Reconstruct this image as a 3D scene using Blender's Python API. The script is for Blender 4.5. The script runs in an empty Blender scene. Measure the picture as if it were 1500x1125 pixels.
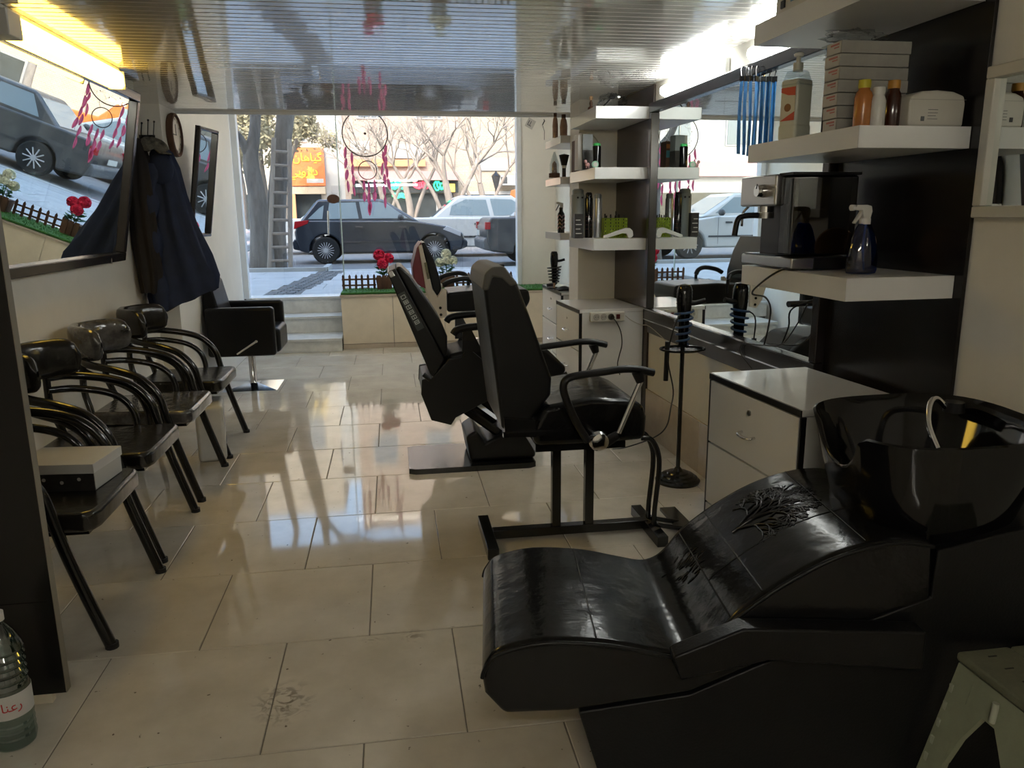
import bpy, math, random
from mathutils import Matrix, Vector
R_ = random.Random(7)
SC = bpy.context.scene
COL = SC.collection
PI = math.pi

# ------------------------------------------------------------------ camera
FPX, YAW, PITCH, ROLL, CAMZ = 1128.565, 0.151434, 0.215925, -0.009598, 1.51
_f = Vector((math.sin(YAW)*math.cos(PITCH), math.cos(YAW)*math.cos(PITCH), -math.sin(PITCH)))
_r = Vector((math.cos(YAW), -math.sin(YAW), 0))
_u = _r.cross(_f)
RIGHT = math.cos(ROLL)*_r + math.sin(ROLL)*_u
UP = -math.sin(ROLL)*_r + math.cos(ROLL)*_u
FWD = _f
cam = bpy.data.cameras.new('camera'); cam_o = bpy.data.objects.new('camera', cam); COL.objects.link(cam_o)
cam.sensor_width = 36; cam.lens = 36*FPX/1500; cam.clip_start = .05; cam.clip_end = 300
m = Matrix((RIGHT, UP, -FWD)).transposed().to_4x4(); m.translation = (0, 0, CAMZ)
cam_o.matrix_world = m
SC.camera = cam_o

def P(x, y, **k):
    """world point where the sight line of photo pixel (x, y) meets the plane X=, Y= or Z= given"""
    d = RIGHT*((x-750)/FPX) - UP*((y-562.5)/FPX) + FWD
    (a, v), = k.items(); i = 'XYZ'.index(a); o = Vector((0, 0, CAMZ))
    return o + d*((v-o[i])/d[i])

# ------------------------------------------------------------------ world, sun, exposure
w = bpy.data.worlds.new('sky'); SC.world = w; w.use_nodes = True
nt = w.node_tree; bg = nt.nodes['Background']
sky = nt.nodes.new('ShaderNodeTexSky'); sky.sky_type = 'NISHITA'; sky.sun_disc = False
sky.sun_elevation = math.radians(42); sky.sun_rotation = math.radians(200); sky.air_density = 1.2; sky.dust_density = 2.5
nt.links.new(sky.outputs[0], bg.inputs[0]); bg.inputs[1].default_value = 0.37
sl = bpy.data.lights.new('sun', 'SUN'); sl.energy = 1.45; sl.angle = math.radians(.6); sl.color = (1, .94, .84)
so = bpy.data.objects.new('sun', sl); COL.objects.link(so)
so.rotation_euler = Vector((.22, .72, -.66)).to_track_quat('-Z', 'Y').to_euler(); so.location = (0, -5, 20)
vs = SC.view_settings; vs.view_transform = 'Standard'; vs.look = 'None'; vs.gamma = 1; vs.exposure = 1.5; vs.use_curve_mapping = False

# ------------------------------------------------------------------ materials
MATS = {}
def mat(name, col, rough=.5, metal=0., spec=.5, var=0., vscale=8., bump=0., bscale=60., emit=0., emitcol=None, coat=0., alpha=None, trans=0., stretch=None, col2=None, rvar=0.):
    if name in MATS: return MATS[name]
    M = bpy.data.materials.new(name); M.use_nodes = True; t = M.node_tree; b = t.nodes['Principled BSDF']
    c = (*col, 1)
    b.inputs['Base Color'].default_value = c; b.inputs['Roughness'].default_value = rough; b.inputs['Metallic'].default_value = metal
    b.inputs['Specular IOR Level'].default_value = spec; b.inputs['Coat Weight'].default_value = coat
    b.inputs['Transmission Weight'].default_value = trans
    if var or bump or col2 or rvar:
        tc = t.nodes.new('ShaderNodeTexCoord'); mp = t.nodes.new('ShaderNodeMapping'); t.links.new(tc.outputs['Object'], mp.inputs[0])
        if stretch: mp.inputs['Scale'].default_value = stretch
    if var or col2:
        n = t.nodes.new('ShaderNodeTexNoise'); n.inputs['Scale'].default_value = vscale; n.inputs['Detail'].default_value = 6; n.inputs['Roughness'].default_value = .65
        t.links.new(mp.outputs[0], n.inputs['Vector'])
        cr = t.nodes.new('ShaderNodeValToRGB'); t.links.new(n.outputs['Fac'], cr.inputs[0])
        c2 = col2 or tuple(max(0, x*(1-var)) for x in col)
        c1 = col if col2 else tuple(min(1, x*(1+var*.5)) for x in col)
        cr.color_ramp.elements[0].color = (*c2, 1); cr.color_ramp.elements[0].position = .32
        cr.color_ramp.elements[1].color = (*c1, 1); cr.color_ramp.elements[1].position = .66
        t.links.new(cr.outputs[0], b.inputs['Base Color'])
    if rvar:
        n3 = t.nodes.new('ShaderNodeTexNoise'); n3.inputs['Scale'].default_value = vscale*2; n3.inputs['Detail'].default_value = 4
        t.links.new(mp.outputs[0], n3.inputs['Vector'])
        mr = t.nodes.new('ShaderNodeMapRange'); mr.inputs[3].default_value = max(.01, rough-rvar); mr.inputs[4].default_value = rough+rvar
        t.links.new(n3.outputs['Fac'], mr.inputs[0]); t.links.new(mr.outputs[0], b.inputs['Roughness'])
    if bump:
        n2 = t.nodes.new('ShaderNodeTexNoise'); n2.inputs['Scale'].default_value = bscale; n2.inputs['Detail'].default_value = 4
        t.links.new(mp.outputs[0], n2.inputs['Vector'])
        bp = t.nodes.new('ShaderNodeBump'); bp.inputs['Strength'].default_value = bump; bp.inputs['Distance'].default_value = .01
        t.links.new(n2.outputs['Fac'], bp.inputs['Height']); t.links.new(bp.outputs[0], b.inputs['Normal'])
    if emit:
        b.inputs['Emission Color'].default_value = (*(emitcol or col), 1); b.inputs['Emission Strength'].default_value = emit
    if alpha is not None: b.inputs['Alpha'].default_value = alpha
    MATS[name] = M
    return M

def glass_mat(name, tint=(1, 1, 1), refl=.07, rough=0.):
    if name in MATS: return MATS[name]
    M = bpy.data.materials.new(name); M.use_nodes = True; t = M.node_tree; t.nodes.clear()
    o = t.nodes.new('ShaderNodeOutputMaterial'); mx = t.nodes.new('ShaderNodeMixShader'); a = t.nodes.new('ShaderNodeBsdfTransparent'); g = t.nodes.new('ShaderNodeBsdfGlossy')
    a.inputs[0].default_value = (*tint, 1); g.inputs['Roughness'].default_value = rough; mx.inputs[0].default_value = refl
    t.links.new(a.outputs[0], mx.inputs[1]); t.links.new(g.outputs[0], mx.inputs[2]); t.links.new(mx.outputs[0], o.inputs[0])
    MATS[name] = M
    return M

def brick_mat(name, c1, c2, mortar, scale, rough=.85):
    M = bpy.data.materials.new(name); M.use_nodes = True; t = M.node_tree; b = t.nodes['Principled BSDF']; b.inputs['Roughness'].default_value = rough
    tc = t.nodes.new('ShaderNodeTexCoord'); mp = t.nodes.new('ShaderNodeMapping'); mp.inputs['Rotation'].default_value = (PI/2, 0, 0)
    br = t.nodes.new('ShaderNodeTexBrick'); br.inputs['Scale'].default_value = scale
    br.inputs['Color1'].default_value = (*c1, 1); br.inputs['Color2'].default_value = (*c2, 1); br.inputs['Mortar'].default_value = (*mortar, 1); br.inputs['Mortar Size'].default_value = .02
    t.links.new(tc.outputs['Object'], mp.inputs[0]); t.links.new(mp.outputs[0], br.inputs['Vector']); t.links.new(br.outputs['Color'], b.inputs['Base Color'])
    MATS[name] = M
    return M

mat('paint', (.73, .705, .64), .55, var=.05, vscale=3, bump=.04, bscale=40)
mat('paint_grey', (.80, .77, .71), .6, var=.05, vscale=2)
def tile_mat():
    M = mat('tile', (.64, .59, .50), .045, spec=.5); t = M.node_tree; b = t.nodes['Principled BSDF']; N = t.nodes.new; K = t.links.new
    g = N('ShaderNodeNewGeometry'); n1 = N('ShaderNodeTexNoise'); n1.inputs['Scale'].default_value = 3.5; n1.inputs['Detail'].default_value = 8; n1.inputs['Roughness'].default_value = .62
    K(g.outputs['Position'], n1.inputs['Vector']); cr = N('ShaderNodeValToRGB'); K(n1.outputs['Fac'], cr.inputs[0])
    cr.color_ramp.elements[0].color = (.53, .485, .40, 1); cr.color_ramp.elements[0].position = .34; cr.color_ramp.elements[1].color = (.66, .61, .52, 1); cr.color_ramp.elements[1].position = .66
    n2 = N('ShaderNodeTexNoise'); n2.inputs['Scale'].default_value = 38; n2.inputs['Detail'].default_value = 3; K(g.outputs['Position'], n2.inputs['Vector'])
    m2 = N('ShaderNodeMapRange'); m2.inputs[1].default_value = .705; m2.inputs[2].default_value = .75; K(n2.outputs['Fac'], m2.inputs[0])     # small specks of dirt
    tot = m2.outputs[0]
    n3 = N('ShaderNodeTexNoise'); n3.inputs['Scale'].default_value = 22; n3.inputs['Detail'].default_value = 6; n3.inputs['Distortion'].default_value = 1.5; K(g.outputs['Position'], n3.inputs['Vector'])
    for (x, y, rx, ry, st) in ((-.40, 2.27, .10, .12, .9), (.02, 2.60, .05, .05, .55), (-.12, 2.60, .06, .03, .3), (.25, 2.35, .10, .05, .22)):   # worn scuffs
        mp = N('ShaderNodeMapping'); mp.vector_type = 'POINT'; mp.inputs['Location'].default_value = (-x/rx, -y/ry, 0); mp.inputs['Scale'].default_value = (1/rx, 1/ry, 0)
        K(g.outputs['Position'], mp.inputs[0]); ln = N('ShaderNodeVectorMath'); ln.operation = 'LENGTH'; K(mp.outputs[0], ln.inputs[0])
        mr = N('ShaderNodeMapRange'); mr.inputs[1].default_value = 1.1; mr.inputs[2].default_value = .2; mr.inputs[4].default_value = st; K(ln.outputs['Value'], mr.inputs[0])
        m3 = N('ShaderNodeMapRange'); m3.inputs[1].default_value = .46; m3.inputs[2].default_value = .60; K(n3.outputs['Fac'], m3.inputs[0])
        mu = N('ShaderNodeMath'); mu.operation = 'MULTIPLY'; K(mr.outputs[0], mu.inputs[0]); K(m3.outputs[0], mu.inputs[1])
        mx_ = N('ShaderNodeMath'); mx_.operation = 'MAXIMUM'; K(tot, mx_.inputs[0]); K(mu.outputs[0], mx_.inputs[1]); tot = mx_.outputs[0]
    mix = N('ShaderNodeMixRGB'); mix.inputs[2].default_value = (.16, .13, .10, 1); K(tot, mix.inputs[0]); K(cr.outputs[0], mix.inputs[1]); K(mix.outputs[0], b.inputs['Base Color'])
    rr = N('ShaderNodeMapRange'); rr.inputs[3].default_value = .03; rr.inputs[4].default_value = .075; K(n1.outputs['Fac'], rr.inputs[0]); K(rr.outputs[0], b.inputs['Roughness'])
tile_mat()
mat('grout', (.16, .14, .12), .8, var=.2)
mat('slat', (.68, .65, .60), .10, spec=1.0, var=.06, vscale=3, rvar=.02, coat=1.0)
MATS['slat'].node_tree.nodes['Principled BSDF'].inputs['Coat Roughness'].default_value = .03
mat('slat_gap', (.05, .045, .04), .6)
mat('cream_tile', (.76, .67, .52), .3, var=.10, vscale=4)
mat('tan_tile', (.50, .42, .33), .15, var=.12, vscale=5)
mat('marble', (.76, .76, .72), .35, col2=(.56, .56, .53), vscale=6)
mat('white_gloss', (.74, .74, .73), .12, spec=.5)
mat('white_edge', (.72, .71, .68), .3)
mat('black_edge', (.008, .008, .009), .3)
mat('dark_wood', (.012, .009, .008), .22, spec=.4, col2=(.006, .005, .0045), vscale=6, stretch=(1, 1, 8))
mat('brown_wood', (.055, .038, .032), .25, col2=(.035, .024, .021), vscale=6, stretch=(1, 1, 8))
mat('leather', (.006, .006, .0065), .32, spec=.28, bump=.12, bscale=160, rvar=.06, vscale=6)
mat('leather_gloss', (.006, .006, .0065), .19, spec=.38, bump=.35, bscale=12, rvar=.08, vscale=5)
mat('vinyl', (.012, .011, .010), .22, spec=.6, bump=.25, bscale=18, rvar=.08, vscale=8)
mat('black_metal', (.008, .008, .008), .18, spec=.6)
mat('black_plastic', (.007, .007, .0075), .38, spec=.35)
mat('gloss_black', (.004, .004, .0045), .07, spec=.5)
mat('chrome', (.75, .75, .76), .12, metal=1)
mat('steel', (.45, .44, .42), .28, metal=1, bump=.02, bscale=200)
mat('mirror', (.88, .93, .91), .0, metal=1)
mat('frame_dark', (.022, .018, .018), .18, spec=.6)
mat('aluminium', (.72, .74, .76), .35, var=.04)
mat('rubber', (.012, .012, .012), .7)
mat('navy_cloth', (.010, .020, .060), .8, var=.25, vscale=9, bump=.3, bscale=14)
mat('dark_cloth', (.012, .009, .009), .85, var=.3, vscale=9, bump=.3, bscale=14)
mat('camo_cloth', (.16, .15, .12), .9, col2=(.03, .03, .028), vscale=30)
mat('lining', (.06, .055, .045), .6, col2=(.015, .014, .013), vscale=12)
mat('fence_wood', (.12, .055, .028), .7, col2=(.05, .022, .014), vscale=14, stretch=(1, 1, .3))
mat('turf', (.06, .22, .035), .9, col2=(.03, .10, .02), vscale=60, bump=.8, bscale=200)
mat('petal_red', (.75, .02, .09), .6, var=.35, vscale=40)
mat('petal_white', (.78, .80, .66), .6, var=.2, vscale=40)
mat('leaf', (.06, .20, .05), .5, col2=(.03, .10, .03), vscale=20)
mat('feather', (.50, .10, .20), .9, var=.4, vscale=50)
_t = MATS['feather'].node_tree; _tr = _t.nodes.new('ShaderNodeBsdfTranslucent'); _tr.inputs[0].default_value = (.75, .16, .30, 1); _mx = _t.nodes.new('ShaderNodeMixShader'); _mx.inputs[0].default_value = .6
_t.links.new(_t.nodes['Principled BSDF'].outputs[0], _mx.inputs[1]); _t.links.new(_tr.outputs[0], _mx.inputs[2]); _t.links.new(_mx.outputs[0], _t.nodes['Material Output'].inputs[0])
mat('string', (.02, .012, .012), .7)
mat('cable', (.008, .008, .008), .45)
mat('cable_cream', (.45, .42, .34), .5)
mat('blue_plastic', (.02, .06, .16), .4)
mat('socket_white', (.62, .60, .54), .4)
mat('lamp_house', (.62, .62, .60), .4)
mat('tube_cool', (.9, 1, 1), .4, emit=15, emitcol=(.95, .99, .96))
mat('tube_fill', (1, .97, .9), .4, emit=18, emitcol=(1.0, .95, .84))
mat('tube_warm', (1, .9, .5), .4, emit=3.8, emitcol=(1.0, .62, .085))
glass_mat('pane', (.96, .98, .97), .06)
glass_mat('clear_plastic', (.80, .84, .86), .14, .05)
glass_mat('smoke_plastic', (.10, .10, .115), .10, .05)
glass_mat('blue_clear', (.03, .17, .55), .10, .02)
glass_mat('bag_film', (.80, .82, .83), .18, .12)
glass_mat('bottle_clear', (.72, .80, .80), .18, .03)
glass_mat('amber', (.22, .05, .01), .10, .03)
glass_mat('car_glass', (.30, .36, .38), .22, .0)

# ------------------------------------------------------------------ mesh builder
class MB:
    def __init__(s): s.v = []; s.f = []
    def add(s, vs, fs):
        o = len(s.v); s.v += [tuple(p) for p in vs]; s.f += [tuple(i+o for i in f) for f in fs]; return s
    def box(s, x0, x1, y0, y1, z0, z1):
        return s.add([(x0,y0,z0),(x1,y0,z0),(x1,y1,z0),(x0,y1,z0),(x0,y0,z1),(x1,y0,z1),(x1,y1,z1),(x0,y1,z1)],
                     [(3,2,1,0),(4,5,6,7),(0,1,5,4),(1,2,6,5),(2,3,7,6),(3,0,4,7)])
    def hexa(s, p):   # 8 points: bottom ring of 4, top ring of 4
        return s.add(p, [(3,2,1,0),(4,5,6,7),(0,1,5,4),(1,2,6,5),(2,3,7,6),(3,0,4,7)])
    def prism(s, poly, axis, a, b):
        n = len(poly)
        def mk(p, t): return {'x': (t, p[0], p[1]), 'y': (p[0], t, p[1]), 'z': (p[0], p[1], t)}[axis]
        vs = [mk(p, a) for p in poly]+[mk(p, b) for p in poly]
        fs = [tuple(range(n)), tuple(range(2*n-1, n-1, -1))]+[(i, i+n, (i+1) % n+n, (i+1) % n) for i in range(n)]
        area = sum(poly[i][0]*poly[(i+1) % n][1]-poly[(i+1) % n][0]*poly[i][1] for i in range(n))
        flip = (area > 0) != (axis == 'y')
        if (b < a): flip = not flip
        if flip: fs = [tuple(reversed(f)) for f in fs]
        return s.add(vs, fs)
    def lathe(s, prof, c=(0,0,0), seg=16, axis='z', sx=1, sy=1):
        vs = []; fs = []; n = len(prof)
        for r, z in prof:
            for k in range(seg):
                a = 2*PI*k/seg; x, y = r*math.cos(a)*sx, r*math.sin(a)*sy
                p = {'z': (x, y, z), 'x': (z, x, y), 'y': (y, z, x)}[axis]
                vs.append((p[0]+c[0], p[1]+c[1], p[2]+c[2]))
        for i in range(n-1):
            for k in range(seg):
                k2 = (k+1) % seg; fs.append((i*seg+k, i*seg+k2, (i+1)*seg+k2, (i+1)*seg+k))
        fs.append(tuple(range(seg-1, -1, -1))); fs.append(tuple((n-1)*seg+k for k in range(seg)))
        return s.add(vs, fs)
    def tube(s, path, r, seg=8, closed=False, flat=1.):
        pts = [Vector(p) for p in path]; n = len(pts); rs = r if isinstance(r, (list, tuple)) else [r]*n
        vs = []; fs = []; up = None
        for i in range(n):
            a = pts[i-1] if (i > 0 or closed) else pts[i]; b = pts[(i+1) % n] if (i < n-1 or closed) else pts[i]
            t = (b-a).normalized()
            if up is None:
                up = Vector((0,0,1)) if abs(t.z) < .9 else Vector((1,0,0))
            up = (up-t*up.dot(t)).normalized(); sd = t.cross(up)
            for k in range(seg):
                an = 2*PI*k/seg; vs.append(pts[i]+(up*math.cos(an)+sd*math.sin(an)*flat)*rs[i])
        m = n if closed else n-1
        for i in range(m):
            for k in range(seg):
                k2 = (k+1) % seg; j = (i+1) % n; fs.append((i*seg+k, i*seg+k2, j*seg+k2, j*seg+k))
        if not closed:
            fs.append(tuple(range(seg-1, -1, -1))); fs.append(tuple((n-1)*seg+k for k in range(seg)))
        return s.add(vs, fs)
    def ell(s, c, r, seg=12, rings=8):
        prof = []
        for i in range(1, rings):
            a = -PI/2+PI*i/rings; prof.append((math.cos(a), math.sin(a)))
        o = len(s.v); s.lathe(prof, (0,0,0), seg)
        for i in range(o, len(s.v)):
            x, y, z = s.v[i]; s.v[i] = (c[0]+x*r[0], c[1]+y*r[1], c[2]+z*r[2])
        return s
    def grid(s, fn, nu, nv, closed=False):
        vs = [fn(i/nu, j/nv) for j in range(nv+1) for i in range(nu+1)]; fs = []
        for j in range(nv):
            for i in range(nu):
                a = j*(nu+1)+i; fs.append((a, a+1, a+nu+2, a+nu+1))
        return s.add(vs, fs)
    def slab(s, fn, nu, nv, th):   # grid surface with thickness along -normal (approx)
        top = [Vector(fn(i/nu, j/nv)) for j in range(nv+1) for i in range(nu+1)]; W = nu+1
        def nrm(i, j):
            a = top[j*W+min(i+1, nu)]-top[j*W+max(i-1, 0)]; b = top[min(j+1, nv)*W+i]-top[max(j-1, 0)*W+i]
            c = a.cross(b); return c.normalized() if c.length > 0 else Vector((0,0,1))
        bot = [top[j*W+i]-nrm(i, j)*th for j in range(nv+1) for i in range(nu+1)]
        N = len(top); fs = []
        for j in range(nv):
            for i in range(nu):
                a = j*W+i; fs.append((a, a+1, a+W+1, a+W)); fs.append((N+a, N+a+W, N+a+W+1, N+a+1))
        ring = [i for i in range(W)]+[j*W+nu for j in range(1, nv+1)]+[nv*W+i for i in range(nu-1, -1, -1)]+[j*W for j in range(nv-1, 0, -1)]
        for k in range(len(ring)):
            a, b = ring[k], ring[(k+1) % len(ring)]; fs.append((b, a, N+a, N+b))
        return s.add(top+bot, fs)
    def xf(s, M, start=0):
        for i in range(start, len(s.v)): s.v[i] = tuple(M @ Vector(s.v[i]))
        return s
    def mesh(s, name, m, smooth=40):
        me = bpy.data.meshes.new(name); me.from_pydata(s.v, [], s.f); me.validate()
        if m: me.materials.append(MATS[m] if isinstance(m, str) else m)
        if smooth:
            me.polygons.foreach_set('use_smooth', [True]*len(me.polygons)); me.set_sharp_from_angle(angle=math.radians(smooth))
        return me
    def build(s, name, m, parent=None, smooth=40, bevel=0, seg=3, loc=None):
        o = bpy.data.objects.new(name, s.mesh(name, m, smooth)); COL.objects.link(o)
        if parent: o.parent = parent
        if loc: o.location = loc
        if bevel:
            b = o.modifiers.new('bevel', 'BEVEL'); b.width = bevel; b.segments = seg; b.limit_method = 'ANGLE'; b.angle_limit = math.radians(35); b.harden_normals = True
            for p in o.data.polygons: p.use_smooth = True
            o.data.set_sharp_from_angle(angle=math.radians(180))
        return o

def box(name, m, parent, x0, x1, y0, y1, z0, z1, bevel=0, seg=2): return MB().box(x0, x1, y0, y1, z0, z1).build(name, m, parent, smooth=0 if not bevel else 40, bevel=bevel, seg=seg)
def tag(o, label, cat, group=None):
    o['label'] = label; o['category'] = cat
    if group: o['group'] = group
    return o
def thing(name, label, cat, loc=(0,0,0), rz=0, group=None):
    o = bpy.data.objects.new(name, None); COL.objects.link(o); o.empty_display_size = .1
    o.location = loc; o.rotation_euler = (0, 0, rz)
    return tag(o, label, cat, group)
def struct(o): o['kind'] = 'structure'; return o
def dup(root, loc, rz, label=None, group=None):
    r = root.copy(); COL.objects.link(r); r.location = loc; r.rotation_euler = (0, 0, rz)
    if label: r['label'] = label
    if group: r['group'] = group
    for ch in list(root.children):
        c = ch.copy(); COL.objects.link(c); c.parent = r
        for g in ch.children:
            d = g.copy(); COL.objects.link(d); d.parent = c
    return r
def arc(c, r, a0, a1, n, plane='xz'):
    out = []
    for i in range(n+1):
        a = math.radians(a0+(a1-a0)*i/n); u, v = r*math.cos(a), r*math.sin(a)
        out.append({'xz': (c[0]+u, c[1], c[2]+v), 'xy': (c[0]+u, c[1]+v, c[2]), 'yz': (c[0], c[1]+u, c[2]+v)}[plane])
    return out
def smooth_path(pts, n=6):   # Catmull-Rom
    p = [Vector(q) for q in pts]; p = [p[0]*2-p[1]]+p+[p[-1]*2-p[-2]]; out = []
    for i in range(1, len(p)-2):
        for k in range(n):
            t = k/n; a, b, c, d = p[i-1], p[i], p[i+1], p[i+2]
            out.append(.5*((2*b)+(c-a)*t+(2*a-5*b+4*c-d)*t*t+(3*b-a-3*c+d)*t**3))
    out.append(p[-2]); return out
def text_mesh(s, size, m, ext=.004):
    c = bpy.data.curves.new('t', 'FONT'); c.body = s; c.size = size; c.extrude = ext; c.align_x = 'CENTER'; c.align_y = 'CENTER'; c.resolution_u = 3
    o = bpy.data.objects.new('t', c); COL.objects.link(o)
    me = bpy.data.meshes.new_from_object(o.evaluated_get(bpy.context.evaluated_depsgraph_get())); bpy.data.objects.remove(o)
    me.materials.clear(); me.materials.append(MATS[m]); return me
def text(name, s, size, m, parent, loc, rot, ext=.004):
    o = bpy.data.objects.new(name, text_mesh(s, size, m, ext)); COL.objects.link(o); o.parent = parent; o.location = loc; o.rotation_euler = rot; return o
# ================================================================== THE ROOM
XL, XL2, ZC, YB, YG = -1.80, -1.637, 2.33, -1.6, 9.75
def RW(y): return 1.73+(5.1-y)*.03          # the right wall runs very slightly askew
RWA = .03
ZS = .55                                     # street level outside

floor = struct(box('floor', 'grout', None, -1.9, 2.2, YB, 9.12, -.08, -.004))
# polished tiles, 60 cm, half-bond rows
y0 = 2.03-6*.602; PIT = .602
full = None
for r in range(0, 19):
    ya, yb = y0+r*PIT, y0+(r+1)*PIT
    off = .165 if r % 2 == 0 else -.14
    for k in range(-5, 6):
        xa = off+k*.6; xb = xa+.6
        a, b, c, d = max(xa, -1.80), min(xb, 2.05 if ya > 6.1 else 1.95), max(ya, YB), min(yb, 9.1)
        if b-a < .03 or d-c < .03: continue
        whole = (b-a > .599 and d-c > .601)
        if whole and full:
            o = bpy.data.objects.new('tile', full); COL.objects.link(o); o.parent = floor
        else:
            g = .0018; hx, hy = (b-a)/2-g, (d-c)/2-g; e = .0025
            t = MB().add([(-hx,-hy,-.02),(hx,-hy,-.02),(hx,hy,-.02),(-hx,hy,-.02),(-hx,-hy,-e),(hx,-hy,-e),(hx,hy,-e),(-hx,hy,-e),(-hx+e,-hy+e,0),(hx-e,-hy+e,0),(hx-e,hy-e,0),(-hx+e,hy-e,0)],
                [(0,1,5,4),(1,2,6,5),(2,3,7,6),(3,0,4,7),(4,5,9,8),(5,6,10,9),(6,7,11,10),(7,4,8,11),(8,9,10,11)])
            o = t.build('tile', 'tile', floor, smooth=0)
            if whole: full = o.data
        o.location = ((a+b)/2, (c+d)/2, 0)
        o.rotation_euler = (R_.gauss(0, .0006), R_.gauss(0, .0006), 0)

wl = struct(box('wall_left', 'paint', None, XL-.1, XL, YB, 6.27, 0, ZC))
struct(MB().prism([(XL-.1, 6.27), (XL2, 6.27), (XL2, 8.85), (XL-.02, 8.85), (XL-.02, 9.9), (-2.05, 9.9), (-2.05, 6.3)], 'z', 0, 3.3).build('wall_left_front', 'paint', None, smooth=0))
struct(MB().prism([(RW(YB), YB), (RW(YB)+.1, YB), (RW(6.1)+.1, 6.1), (RW(6.1), 6.1)], 'z', 0, ZC).build('wall_right', 'paint', None, smooth=0))
struct(box('wall_right_front', 'paint', None, 2.05, 2.15, 6.1, 9.9, 0, 3.3))
struct(box('wall_right_return', 'paint', None, 1.70, 2.15, 6.06, 6.12, 0, 3.3))
struct(box('wall_back', 'paint', None, -1.9, 2.1, YB-.1, YB, 0, ZC))
struct(box('wall_right_pillar', 'paint', None, 1.405, 1.72, 5.80, 6.10, 0, ZC))
# low slatted ceiling (underside of the mezzanine) and the taller bay behind the shop window
ceil = struct(box('ceiling', 'slat_gap', None, -1.9, 2.1, YB, 6.70, ZC+.012, ZC+.10))
sw = .0655
sl_me = MB().prism([(0, .012), (0, .004), (.003, 0), (sw-.010, 0), (sw-.007, .004), (sw-.007, .012)], 'x', -1.80, 1.95).mesh('slat', 'slat', 0)
n = int((6.70-YB)/sw)
for i in range(n):
    o = bpy.data.objects.new('slat', sl_me); COL.objects.link(o); o.parent = ceil
    yy = 6.70-(i+1)*sw
    o.location = (0, yy, ZC); o.rotation_euler = (R_.gauss(0, .0016)+(.008 if yy > 5.22 else 0), 0, 0)
struct(box('wall_mezzanine_edge', 'paint', None, -1.9, 2.15, 6.70, 6.80, ZC+.02, 3.3))
struct(box('trim_1', 'aluminium', None, -1.64, 2.05, 6.69, 6.715, ZC-.018, ZC+.03))
struct(box('ceiling_bay', 'paint', None, -2.05, 2.15, 6.7, 9.9, 3.3, 3.4))
# front wall around the glass
struct(box('wall_front_head', 'paint_grey', None, -2.05, 2.15, 9.70, 9.90, 2.78, 3.3))
struct(box('wall_front_right', 'paint_grey', None, 1.60, 2.06, 9.70, 9.90, .62, 2.78))
# low parapet faced with cream tiles
par = struct(box('wall_parapet', 'grout', None, -.60, 2.05, 9.10, 9.90, 0, .60))
for i, (a, b) in enumerate([(-.60, -.01), (-.01, .59), (.59, 1.19), (1.19, 1.79), (1.79, 2.05)]):
    box('tile', 'cream_tile', par, a+.002, b-.002, 9.078, 9.099, .055, .60, bevel=.002, seg=1)
    box('skirting_tile', 'tan_tile', par, a+.002, b-.002, 9.068, 9.099, 0, .052, bevel=.002, seg=1)
box('coping', 'tan_tile', par, -.61, 2.05, 9.065, 9.9, .60, .628, bevel=.003, seg=1)
# three marble steps up to the street door
st = struct(box('floor_steps', 'grout', None, -1.775, -.60, 9.79, 9.9, 0, .52))
for (ya, yb, z0, z1, xa) in ((8.90, 9.43, 0, .155, XL2), (9.41, 9.79, .155, .35, -1.775), (9.76, 10.1, .35, ZS, -1.775)):
    box('riser', 'marble', st, xa+.003, -.603, ya+.02, ya+.05, z0, z1-.03, bevel=.002, seg=1)
    box('tread', 'marble', st, xa+.003, -.603, ya, yb, z1-.03, z1, bevel=.004, seg=1)
    MB().box(xa+.003, -.603, ya+.05, yb, 0, z1-.031).build('core', 'grout', st, smooth=0)
# glazing: a frameless door and a fixed pane in light metal frames
w1 = struct(box('window_1', 'pane', None, -.59, 1.56, 9.765, 9.775, .64, 2.77))
box('frame_stile', 'aluminium', w1, 1.56, 1.615, 9.66, 9.80, .628, 2.78, bevel=.004, seg=1)
box('frame_head', 'aluminium', w1, -.6, 1.56, 9.74, 9.80, 2.74, 2.78, bevel=.004, seg=1)
box('frame_sill', 'aluminium', w1, -.59, 1.56, 9.75, 9.79, .628, .645, bevel=.002, seg=1)
d1 = struct(box('door_1', 'pane', None, -1.70, -.60, 9.80, 9.812, ZS+.01, 2.76))
box('frame_stile', 'aluminium', d1, -1.785, -1.715, 9.68, 9.80, .0+ZS, 2.78, bevel=.004, seg=1)
box('frame_head', 'aluminium', d1, -1.72, -.6, 9.76, 9.82, 2.76, 2.80, bevel=.004, seg=1)
MB().tube([(-.745, 9.75, 1.30), (-.735, 9.75, 1.58)], .012, 10).tube([(-.744, 9.75, 1.33), (-.744, 9.80, 1.33)], .007, 6).tube([(-.736, 9.75, 1.55), (-.736, 9.80, 1.55)], .007, 6).build('pull_handle', 'chrome', d1)
MB().lathe([(.001, -.006), (.075, -.006), (.075, .004), (.001, .004)], (-.67, 9.793, 1.72), 20, 'y', sx=.72).build('handle_plate', 'fence_wood', d1)
MB().box(-.598, -.585, 9.795, 9.815, ZS, 2.76).build('glass_edge', mat('glass_edge', (.62, .72, .70), .2), d1, smooth=0)
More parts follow.
